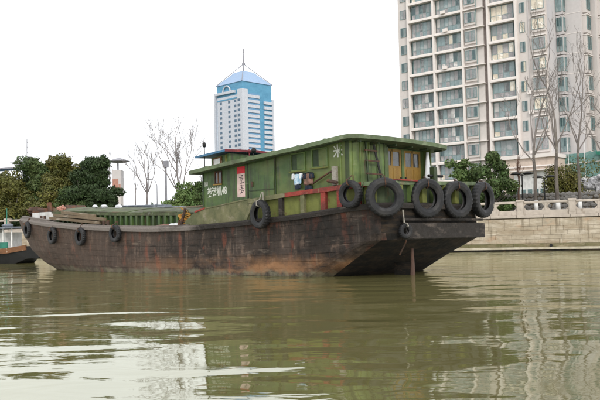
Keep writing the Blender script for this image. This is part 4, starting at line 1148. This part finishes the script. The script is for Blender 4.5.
# rust drips marks on fascia
# wheelhouse (low, on the fore part of the roof)
wh = B_(); wh.sbox(6.75, 7.9, 1.3, 4.3, 4.35, 4.3, 5.02, 4.92); who = wh.build('wheelhouse', M['green'], barge)
q = B_(); q.sbox(7.2, 7.75, 1.255, 1.298, 4.56, 4.52, 4.93, 4.88); q.build('window', M['rustorange'], who)
q = B_(); q.sbox(7.28, 7.67, 1.235, 1.253, 4.63, 4.6, 4.86, 4.82); q.build('pane', M['white'], who)
q = B_(); q.sbox(6.9, 6.98, 1.26, 1.298, 4.4, 4.4, 4.98, 4.97); q.build('corner_post', M['olive'], who)
q = B_(); q.loft([[(a_, y, z) for a_, y, z in ((6.6, .92, 5.07), (8.5, .92, 4.93), (8.5, .92, 5.0), (6.6, .92, 5.14))],
                  [(a_, y, z) for a_, y, z in ((6.6, 2.8, 5.15), (8.5, 2.8, 5.01), (8.5, 2.8, 5.08), (6.6, 2.8, 5.22))],
                  [(a_, y, z) for a_, y, z in ((6.6, 4.7, 5.03), (8.5, 4.7, 4.89), (8.5, 4.7, 4.96), (6.6, 4.7, 5.10))]])
q.build('wheelhouse_roof', M['blue'], who)
q = B_(); q.bar((6.59, .9, 5.11), (6.59, 2.8, 5.19), .03, .1); q.bar((6.59, 2.8, 5.19), (6.59, 4.72, 5.07), .03, .1); q.build('roof_trim', M['redroof'], who)
q = B_(); q.bar((6.58, .905, 5.11), (8.5, .905, 4.97), .02, .09); q.build('roof_trim', M['blue'], who)
# mast with a lamp, and a horn lamp
mt = B_(); mt.tube([(8.1, 1.1, 4.3), (8.1, 1.1, 5.45)], .022, 6); mo = mt.build('mast', M['black'], barge)
q = B_(); q.lathe([(0, -.05), (.06, -.03), (.075, .08), (.05, .17), (0, .19)], 10, org=(8.1, 1.1, 5.42)); q.build('mast_lamp', M['black'], mo, smooth=True)
mt = B_(); mt.tube([(5.6, 1.6, 4.75), (5.6, 1.6, 5.0)], .02, 6); mt.lathe([(0, -.09), (.09, -.07), (.12, .02), (.08, .1), (0, .12)], 12, org=(5.6, 1.62, 5.05)); mt.build('signal_lamp', M['black'], barge, smooth=True)
mt = B_(); mt.tube([(5.85, 1.6, 4.75), (5.85, 1.6, 5.02)], .02, 6); mt.lathe([(0, -.07), (.06, -.05), (.08, .02), (.05, .08), (0, .1)], 10, org=(5.87, 1.62, 5.04)); mt.build('signal_lamp', M['redroof'], barge, smooth=True)

# lettering on the cabin side
dg = None
def text(body, a_, z, size, m, parent, b_=wb - .004, slope=0., name='lettering', squash=1., bold=0.004, vertical=False, side=True, thick=.004):
    cu = bpy.data.curves.new('t', 'FONT'); cu.body = body; cu.size = size; cu.extrude = thick / 2; cu.offset = bold; cu.space_line = .95
    to = bpy.data.objects.new('t', cu); COL.objects.link(to)
    bpy.context.view_layer.update()
    me = bpy.data.meshes.new_from_object(to.evaluated_get(bpy.context.evaluated_depsgraph_get()))
    bpy.data.objects.remove(to); me.name = name; me.materials.clear(); me.materials.append(m)
    o = bpy.data.objects.new(name, me); link(o, parent)
    ca, sa = math.cos(slope), math.sin(slope)
    o.matrix_local = Matrix(((-ca * squash, sa, 0, a_), (0, 0, 1, -b_), (sa * squash, ca, 0, z), (0, 0, 0, 1)))
    return o
text('英港机48', 7.2, 3.2, .42, M['chalk'], barge, slope=.05, squash=.72, bold=.007)
text('IN1', 7.36, 3.62, .27, M['chalk'], barge, slope=.05, squash=.55, bold=.003)
text('米', .33, 4.28, .48, M['chalk'], barge, slope=.05, squash=.95, bold=.008)
# banner with a red head and dark brush writing
bn = B_(); bn.sbox(4.93, 5.37, wb - .008, wb - .002, 3.08, 3.08, 4.1, 4.08); bo = bn.build('banner', M['bannerpaper'], barge)
q = B_(); q.sbox(4.925, 5.375, wb - .010, wb - .001, 4.03, 4.01, 4.3, 4.28); q.build('banner_head', M['bannerred'], bo)
q = B_(); r_ = random.Random(4); z = 3.93
while z > 3.2:
    w_ = r_.uniform(.06, .14); c_ = 5.13 + r_.uniform(-.03, .03)
    t1, t2 = r_.uniform(-.04, .04), r_.uniform(-.03, .03)
    q.bar((c_ - w_, wb - .0095, z - t1), (c_ + w_ * .8, wb - .0095, z + t1), .002, .026)
    q.bar((c_ + t2, wb - .0098, z + .03), (c_ - t2 + r_.uniform(-.05, .05), wb - .0098, z - .06), .002, .024)
    z -= r_.uniform(.075, .12)
q.build('brush_writing', M['ink'], bo)

# pipe and bracket on the side
q = B_(); q.tube([(1.2, wb - .12, 3.38), (.42, wb - .12, 3.72), (.3, wb - .12, 3.74)], .035, 8); q.build('pipe', M['steel'], barge, smooth=True)
q = B_(); q.box(.12, .3, wb - .14, wb - .002, 3.25, 3.92); q.build('pipe_bracket', M['rope'], barge)
q = B_(); q.tube([(.0, wb - .2, 3.32), (.45, wb - .2, 3.42)], .06, 8); q.build('valve', M['steel'], barge)
# deck bollards
for (a_, b_) in ((8.6, .35), (14.2, .3), (21.0, .9)):
    q = B_(); zz = sheer(a_)
    q.tube([(a_, b_, zz), (a_, b_, zz + .35)], .07, 8); q.tube([(a_ + .35, b_, zz), (a_ + .35, b_, zz + .35)], .07, 8); q.build('bollard', M['steel'], barge)
# towing post and rails seen past the roof end
q = B_(); q.box(-1.2, -1.0, 4.6, 4.82, 2.4, 4.0); q.build('towing_post', M['greendark'], barge)
q = B_(); q.tube([(-1.1, 4.35, 3.66), (-1.1, 5.3, 3.68)], .06, 8); q.build('cross_bar', M['black'], barge)

# ---- hold coaming and hatch cover
CX = [8.2, 9.3, 14.0, 16, 19.8]; CZ = [2.52, 2.6, 2.76, 2.86, 3.06]
def coz(a): return interp(a, CX, CZ)
CB0, CB1 = .72, 5.9
for yb in (CB0, CB1 - .05):
    sb = B_(); sb.loft([[(x0, yb, sheer(x0) - .06), (x0, yb + .05, sheer(x0) - .06), (x0, yb + .05, coz(x0) - .1), (x0, yb, coz(x0) - .1)] for x0 in np.linspace(8.3, 19.8, 11)])
    sb.build('hatch_coaming', M['greendark'], barge)
sb = B_(); 
for x0, x1 in zip(np.arange(8.3, 19.7, 1.15), np.arange(8.3, 19.7, 1.15) + 1.15):
    sb.sbox(x0, x1, CB0 - .12, CB0 + .06, coz(x0) - .1, coz(x1) - .1, coz(x0), coz(x1))
sb.build('coaming_rail', M['hatchgreen'], barge)
rbm = MB(flip=True); rbm.box(-.07, .07, -.1, 0, 0, 1); 
k = 0
for a_ in np.arange(8.6, 19.5, .42):
    q = B_(); q.hexa([(a_ - .05, CB0 - .11, sheer(a_) - .05), (a_ + .05, CB0 - .11, sheer(a_) - .05), (a_ + .05, CB0 - .001, sheer(a_) - .05), (a_ - .05, CB0 - .001, sheer(a_) - .05),
                      (a_ - .07, CB0 - .11, coz(a_) - .102), (a_ + .07, CB0 - .11, coz(a_) - .102), (a_ + .07, CB0 - .001, coz(a_) - .102), (a_ - .07, CB0 - .001, coz(a_) - .102)])
    q.build('coaming_rib', M['green'], barge)
# hatch cover sections, cambered
k = 0; x0 = 8.35
while x0 < 19.4:
    x1 = min(x0 + 1.22, 19.6); dz = random.uniform(-.012, .02); secs = []
    for j in range(9):
        y = CB0 - .02 + (CB1 - CB0 + .04) * j / 8; cz = .24 * (1 - (2 * j / 8 - 1) ** 2) + dz
        secs.append([(x0 + .015, y, coz(x0) + .004 + cz), (x1 - .015, y, coz(x1) + .004 + cz), (x1 - .015, y, coz(x1) + .05 + cz), (x0 + .015, y, coz(x0) + .05 + cz)])
    sb = B_(); sb.loft(secs); sb.build('hatch_cover', M['hatchgreen'], barge)
    x0 += 1.22
# foredeck hatch and windlass
q = B_(); q.box(21.6, 23.2, 1.4, 3.2, 2.4, 3.12); q.build('fore_hatch', M['white'], barge)
q = B_(); q.box(19.75, 19.95, 1.2, 5.4, 2.4, 3.15); q.build('coaming_end', M['green2'], barge)
wl_ = B_(); wl_.tube([(24.3, 2.2, 3.25), (24.3, 4.4, 3.25)], .2, 10); wo_ = wl_.build('windlass', M['steel'], barge)
for y in (2.1, 3.2, 4.3):
    q = B_(); q.box(24.1, 24.5, y, y + .12, 2.9, 3.5); q.build('windlass_cheek', M['steel'], wo_)
q = B_(); q.tube([(24.0, 3.0, 3.2), (24.2, 3.0, 3.75)], .14, 8); q.build('windlass_motor', M['steel'], wo_)

def bworld(a_, b_, z): return barge.matrix_world @ Vector((a_, -b_, z)) if False else PB + Vector((-.7361, .6768, 0)) * a_ + Vector((.6768, .7361, 0)) * b_ + Vector((0, 0, z))
def bthing(name, a_, b_, z, label, cat, group=None, rz=0):
    return empty(name, tuple(bworld(a_, b_, z)), AZ + rz, label, cat, group)
# timber stack on the side deck
ts = bthing('timber_stack', 14.5, .48, sheer(17) + .05, 'stack of long tan planks lying between the gunwale and the hatch', 'timber')
for k in range(7):
    q = MB(); x0 = random.uniform(0, .5) + (.8 if k > 3 else 0); x1 = 5.0 - random.uniform(0, .6) - (.8 if k > 3 else 0)
    lay = k // 3; y = .14 - .17 * (k % 3); z = .02 + lay * .17
    q.sbox(x0, x1, y - .075, y + .075, z + .02 * (x0 - 2), z + .075 * x1 - .02, z + .13 + .02 * (x0 - 2), z + .11 + .075 * x1)
    q.build('plank', M['wood'], ts)
rc = bthing('rope_coil', 8.75, .5, sheer(8.7) + .02, 'heap of orange yellow rope on deck just ahead of the cabin', 'rope')
q = MB(); pts = []
for k in range(150):
    a_ = k * .42; r_ = .26 + .06 * math.sin(k * 1.3)
    pts.append((r_ * math.cos(a_) * 1.2, r_ * math.sin(a_) * .7, .05 + k * .0035 + .05 * math.sin(k * .9)))
q.tube(pts, .028, 5); q.build('coil', M['plastic_yellow'], rc, smooth=True)
q = MB(); q.tube([(.0, .1, .4), (-.25, .05, .75), (-.35, 0, .5), (-.1, -.1, .6), (.25, 0, .85)], .03, 5); q.build('loose_end', M['plastic_yellow'], rc, smooth=True)
q = MB(); q.tube([(-.05, .3, 0), (-.4, .3, .8)], .06, 6); q.build('stake', M['steel'], rc)
for i, (a_, b_, s_, m, lab) in enumerate(((9.9, .38, (.75, .22, .12), 'cloth_brown', 'reddish brown canvas bundle on deck beside the rope heap'),
                                           (9.3, .42, (.35, .2, .14), 'cloth_white', 'small pale sack between the canvas bundle and the rope heap'))):
    o = lump('bundle', *s_, M[m], None, tuple(bworld(a_, b_, sheer(a_) + .09)), seed=i + 3, amp=.35, rot=AZ); tag(o, lab, 'bundle')
o = lump('plastic_bundle', .26, .2, .15, M['pink'], None, tuple(bworld(19.4, .95, coz(19.4) + .16)), seed=9, amp=.5, rot=AZ, freq=2); tag(o, 'pink plastic bundle lying at the fore end of the hatch', 'bundle')
# dark gabled cover
gc = bthing('gabled_cover', 20.75, 2.6, 2.98, 'small dark gabled shelter just ahead of the hatch cover', 'shelter')
q = MB(); q.add([(-.7, -.6, 0), (.7, -.6, 0), (0, -.6, .5), (-.7, .6, 0), (.7, .6, 0), (0, .6, .5)], [(0, 1, 2), (3, 5, 4), (0, 2, 5, 3), (1, 4, 5, 2), (0, 3, 4, 1)]); q.build('roof', M['steel'], gc)
q = MB(); q.box(-.6, .6, -.5, .5, -.6, -.002); q.build('base', M['steel'], gc)
for i, (a_, b_, lab) in enumerate(((17.9, 2.0, 'leftmost white bag on the hatch cover'), (17.2, 2.1, 'middle white bag on the hatch cover'), (16.2, 2.3, 'rightmost and largest white bag on the hatch cover'))):
    o = lump('bag', .16 + .05 * i, .14, .09 + .02 * i, M['cloth_white'], None, tuple(bworld(a_, b_, coz(a_) + .31)), seed=20 + i, amp=.3, rot=AZ, sub=3); tag(o, lab, 'bag', 'white bags on the hatch cover')
q = MB(); q.box(-2.3, 2.3, -.5, .5, 0, .1)
q.box(-1.2, 1.9, -.45, .5, .1, .19)
o = q.build('folded_tarpaulin', M['tarp'], None, bevel=.03); o.location = bworld(15.8, 4.0, coz(15.8) + .25); o.rotation_euler = (0, -.03, AZ); tag(o, 'grey blue tarpaulin folded flat on the hatch cover', 'tarpaulin')
q = MB(); q.tube([(-1.6, 0, 0), (1.7, 0, -.05)], .05, 6); o = q.build('spar', M['wood']); o.location = bworld(10.2, 2.3, coz(10.2) + .33); o.rotation_euler = (0, 0, AZ); tag(o, 'long wooden spar lying on the hatch in front of the cabin', 'spar')
# bow gear
o = lump('gear_heap', .42, .4, .24, M['steel'], None, tuple(bworld(25.0, 2.6, 3.3)), seed=33, amp=.6, rot=AZ, freq=2.2, sharp=True); tag(o, 'rusty heap of chain and gear on the bow', 'chain heap')
q = MB(); q.sbox(-1.9, 1.3, -.1, .1, 0, .05, .2, .25); o = q.build('beam', M['wood']); o.location = bworld(24.6, 3.2, 3.2); o.rotation_euler = (0, 0, AZ); tag(o, 'pale wooden beam across the foredeck hatch', 'beam')

# clothes on the side wall
def garment(name, a_, z, w_, h_, m1, m2, lab, seed):
    t = bthing(name, a_, wb - .05, z, lab, 'garment')
    r = random.Random(seed)
    def sheet(x0, x1, z0, z1, m, nm, yb, taper=0.):
        q = MB(); nx, nz = 7, 6; vs = []
        for s_ in (0, 1):
            for j in range(nz + 1):
                for i in range(nx + 1):
                    u, v = i / nx, j / nz
                    y = yb + .045 * math.sin(u * 9 + seed) * (1 - .5 * v) + s_ * .03 + r.uniform(0, .006)
                    vs.append((x0 + (x1 - x0) * u + taper * (v - .5) * (u - .5), y, z0 + (z1 - z0) * v + .02 * math.sin(u * 7 + v * 4)))
        n1 = (nx + 1) * (nz + 1); fs = []
        for s_ in (0, 1):
            for j in range(nz):
                for i in range(nx):
                    b0_ = s_ * n1 + j * (nx + 1) + i; fs.append((b0_, b0_ + 1, b0_ + nx + 2, b0_ + nx + 1))
        per = [i for i in range(nx + 1)] + [j * (nx + 1) + nx for j in range(1, nz + 1)] + [nz * (nx + 1) + i for i in range(nx - 1, -1, -1)] + [j * (nx + 1) for j in range(nz - 1, 0, -1)]
        for i in range(len(per)):
            p0, p1 = per[i], per[(i + 1) % len(per)]; fs.append((p0, p1, p1 + n1, p0 + n1))
        q.add(vs, fs); q.build(nm, m, t, smooth=True)
    sheet(-w_ / 2, w_ / 2, -h_ * .72, -.02, m1, 'body', .02, .06)
    sheet(-w_ / 2 - .07, -w_ / 2 + .1, -h_ * .33, 0, m2, 'sleeve', .04); sheet(w_ / 2 - .1, w_ / 2 + .07, -h_ * .33, 0, m2, 'sleeve', .04)
    sheet(-w_ * .38, w_ * .38, -h_, -h_ * .74, M['cloth_navy'], 'hem', .015)
    q = MB(); q.tube([(-w_ / 2, .0, .0), (0, 0, .05), (w_ / 2, 0, .0)], .018, 5); q.build('hanger', M['black'], t)
garment('shirt', 2.0, 3.78, .42, .56, M['cloth_blue'], M['cloth_white'], 'pale blue shirt with white shoulders hanging on the cabin side', 1)
garment('jacket', 1.47, 3.76, .4, .6, M['cloth_brown'], M['cloth_navy'], 'reddish brown jacket hanging beside the blue shirt', 5)
# white cloth hanging past the doors
q = MB(); secs = []
for k in range(8):
    z = -k * .16; w_ = .05 + .026 * k
    secs.append([(-w_ + .02 * math.sin(k), -.04 - .01 * (k % 2), z), (0, -.07, z), (w_, -.03, z), (w_ * .9, .04, z), (0, .06, z), (-w_ * .9, .03, z)])
q.loft(secs); o = q.build('towel', M['cloth_white'], smooth=True); o.location = bworld(-.45, 5.32, 4.68); o.rotation_euler = (0, 0, AZ + PI / 2); tag(o, 'white cloth hanging under the roof end beside the yellow doors', 'towel')

# ladder on the aft wall
ld = bthing('ladder', WA0 - .12, 1.75, 3.2, 'crooked dark ladder leaning on the green aft wall', 'ladder')
q = MB(); q.bar((-.12, .52, 0), (.06, .42, 1.66), .05, .07); q.build('rail', M['greendark'], ld)
q = MB(); q.bar((-.12, -.32, 0), (.06, -.02, 1.66), .05, .07); q.build('rail', M['black'], ld)
for z, d in ((.45, .0), (.92, .0), (1.3, .0)):
    q = MB(); y0 = .52 - .06 * z; y1 = -.32 + .18 * z
    q.bar((-.13 + .11 * z, y0 + .08, z), (-.13 + .11 * z, y1 - .1, z), .05, .05); q.build('rung', M['steel'], ld)
# rag lying on the bulwark beside the ladder

# ---- tyres
def tyre_mesh(R_, hole, W, tread=True, seg=56):
    b = MB(); prof0 = []
    t = R_ - hole; hw = W / 2
    base = [(hole, -hw * .62), (hole + t * .10, -hw * .8), (hole + t * .4, -hw * 1.0), (hole + t * .75, -hw * .96), (hole + t * .93, -hw * .82), (R_, -hw * .6), (R_ + .004, 0),
            (R_, hw * .6), (hole + t * .93, hw * .82), (hole + t * .75, hw * .96), (hole + t * .4, hw), (hole + t * .10, hw * .8), (hole, hw * .62),
            (hole + t * .14, hw * .45), (hole + t * .75, hw * .5), (hole + t * .75, -hw * .5), (hole + t * .14, -hw * .45)]
    rings = []
    for k in range(seg):
        a_ = 2 * PI * k / seg; g = -.022 * (k % 2) if tread else 0
        sag = 1 + .012 * math.sin(2 * a_ + 1)
        ring = []
        for i, (r_, z) in enumerate(base):
            rr = (r_ + (g if i in (4, 5, 7, 8) else (g * .5 if i in (6,) else 0))) * sag
            ring.append((rr * math.cos(a_), z, rr * math.sin(a_)))
        rings.append(ring)
    m = len(base); fs = []
    vs = [p for r in rings for p in r]
    for i in range(seg):
        for j in range(m):
            k = (j + 1) % m; fs.append((i * m + j, i * m + k, ((i + 1) % seg) * m + k, ((i + 1) % seg) * m + j))
    b.add(vs, fs)
    return b.mesh('tyre', M['rubber'])
TM = {'big': (tyre_mesh(.70, .39, .33), .70), 'mid': (tyre_mesh(.55, .30, .27), .55), 'bowt': (tyre_mesh(.43, .22, .2), .43), 'small': (tyre_mesh(.27, .11, .16, seg=40), .27)}
def tyre(kind, a_, b_, z, nrm_deg, label, group, rope_top=.5, lean=0., sc_=1.0):
    """nrm_deg: outward direction, 0 = straight out of the near side, 90 = straight aft"""
    t_ = R(nrm_deg)
    # outward vector in barge axes (forward, b): near side = (0,-1), aft = (-1,0)
    out = Vector((-.7361, .6768, 0)) * (-math.sin(t_)) + Vector((.6768, .7361, 0)) * (-math.cos(t_))
    rz = math.atan2(out.y, out.x) + PI / 2        # local -y points outward
    e = empty('tyre_fender', tuple(bworld(a_, b_, z)), rz, label, 'tyre', group)
    me, r_ = TM[kind]
    o = inst('tyre', me, e, (0, 0, 0), (lean, random.uniform(0, 6), 0)); o.scale = (sc_, 1, sc_)
    q = MB(); q.tube([(-.02, .1, r_ + rope_top), (-.03, .0, r_ * 1.02), (-.02, -.16, r_ * .9), (0, -.17, r_ * .62), (.02, .0, r_ * .48), (.03, .12, r_ * .7), (.03, .12, r_ + rope_top)], .022, 5)
    q.build('rope', M['rope'] if rope_top > .2 else M['steel'], e)
    return e
gT = 'big black tyres hung round the stern'
out_ = .24
def stern_pos(b_): return -2.1 - out_
c45 = .80 + out_
tyre('big', -1.3 - c45 * math.sin(R(52)), .8 - c45 * math.cos(R(52)), 2.70, 52, 'big tyre at the near stern corner, nearest to the ladder', gT, .05, sc_=.94)
tyre('big', stern_pos(0), 2.30, 2.70, 70, 'big tyre on the transom below the gap between the yellow doors', gT, .05)
tyre('big', stern_pos(0), 4.30, 2.69, 75, 'third big tyre, on the transom under the end of the cabin roof', gT, .05, sc_=1.0)
tyre('big', -1.3 - c45 * math.sin(R(108)) - .06, 5.8 - c45 * math.cos(R(108)) + .05, 2.72, 90, 'last big tyre at the far stern corner with a white rope tie', gT, .05, sc_=1.0)
q = MB(); q.tube([(0, 0, 0), (.1, -.12, -.22), (.02, -.1, -.42)], .035, 5); o = q.build('rope_tie', M['rope']); o.location = bworld(-2.35, 6.75, 2.75); tag(o, 'short white rope tied round the last big tyre', 'rope')
tyre('small', -2.1 - .26, .95, 1.56, 72, 'small tyre hanging low under the near stern corner', None, .45)
tyre('mid', -1.0, -.26, 2.84, 0, 'medium tyre on the red bulwark beside the near stern corner', 'tyres along the near side', .1, sc_=.86)
tyre('mid', 3.40, -.24, 2.32, -10, 'dark tyre on the side below the cabin door, alone amidships', 'tyres along the near side', .3)
tyre('bowt', 12.9, -.2, 1.78, 0, 'tyre on the side below the hatch ribs, nearest to the cabin of the bow tyres', 'small tyres along the forward side', .15, sc_=.93)
tyre('bowt', 15.85, -.16, 1.70, -3, 'tyre below the middle of the timber stack', 'small tyres along the forward side', .2, sc_=1.02)
def bow_tyre(p, z, lab, s_=1.):
    a_, b_, _ = hull_pt(p, z, .2); a2, b2, _ = hull_pt(p, z, .9)
    dx, dy = a2 - a_, b2 - b_
    ang = math.degrees(math.atan2(-dx, -dy))
    tyre('bowt', a_, b_, z, ang, lab, 'small tyres along the forward side', .2, sc_=s_)
bow_tyre(.605, 1.79, 'tyre below the fore end of the timber stack', 1.0)
bow_tyre(.70, 2.15, 'foremost tyre hanging at the rusty bow', 1.05)

# ------------------------------------------------------------------ second boat at the far left, beyond the bow
wbt = empty('work_boat', (-22.6, 60.4, 0), R(-28), 'small white and green work boat with a rusty deck edge behind the bow', 'boat')
q = MB(); secs = []
for x, w_, z0, z1 in ((-6, 1.0, .2, 1.15), (-4, 1.5, -.2, 1.0), (0, 1.6, -.2, .95), (2.2, 1.4, -.1, 1.05), (3.3, .7, .35, 1.25)):
    secs.append([(x, -w_ * .75, z0), (x, w_ * .75, z0), (x, w_, z1), (x, -w_, z1)])
q.loft(secs); q.build('hull', M['black'], wbt)
q = MB(); q.loft([[(x, -w_ - .08, z - .3), (x, -w_ + .1, z - .3), (x, -w_ + .1, z + .08), (x, -w_ - .08, z + .08)] for x, w_, z in ((-6, 1.0, 1.15), (-4, 1.5, 1.0), (0, 1.6, .95), (2.2, 1.4, 1.05), (3.3, .7, 1.25))])
q.build('rubbing_strake', M['rustorange'], wbt)
q = MB(); q.box(-5, 2.6, -1.2, 1.2, .96, 1.02); q.build('deck', M['rustorange'], wbt)
q = MB(); q.box(-.8, 1.9, -1.15, -1.05, 1.03, 1.55); q.build('side_screen', M['teal'], wbt)
q = MB(); q.box(-4.5, -.85, -1.1, 1.0, 1.03, 2.6); q.build('cabin', M['white'], wbt)
for k in range(3):
    q = MB(); q.box(-4.1 + 1.1 * k, -3.4 + 1.1 * k, -1.14, -1.102, 1.7, 2.3); q.build('window', M['glass'], wbt)
q = MB(); q.box(-.6, 1.2, -.6, .9, 1.03, 2.3); q.build('engine_box', M['white'], wbt)
for x in (-.6, .4, 1.4, 2.3):
    q = MB(); q.tube([(x, -1.08, 1.03), (x, -1.08, 2.55)], .05, 6); q.build('canopy_post', M['white'], wbt)
q = MB(); q.box(-4.9, 2.7, -1.35, 1.35, 2.56, 2.68); q.build('canopy', M['tarp'], wbt)
q = MB(); q.tube([(.6, 0, 2.7), (.6, 0, 4.1)], .035, 6); q.build('mast', M['teal'], wbt)
for k in range(3): lump('canopy_load', .5, .35, .16, M['tarp'], wbt, (-2.5 + 1.6 * k, 0, 2.8), seed=k + 50, amp=.4, sub=2)
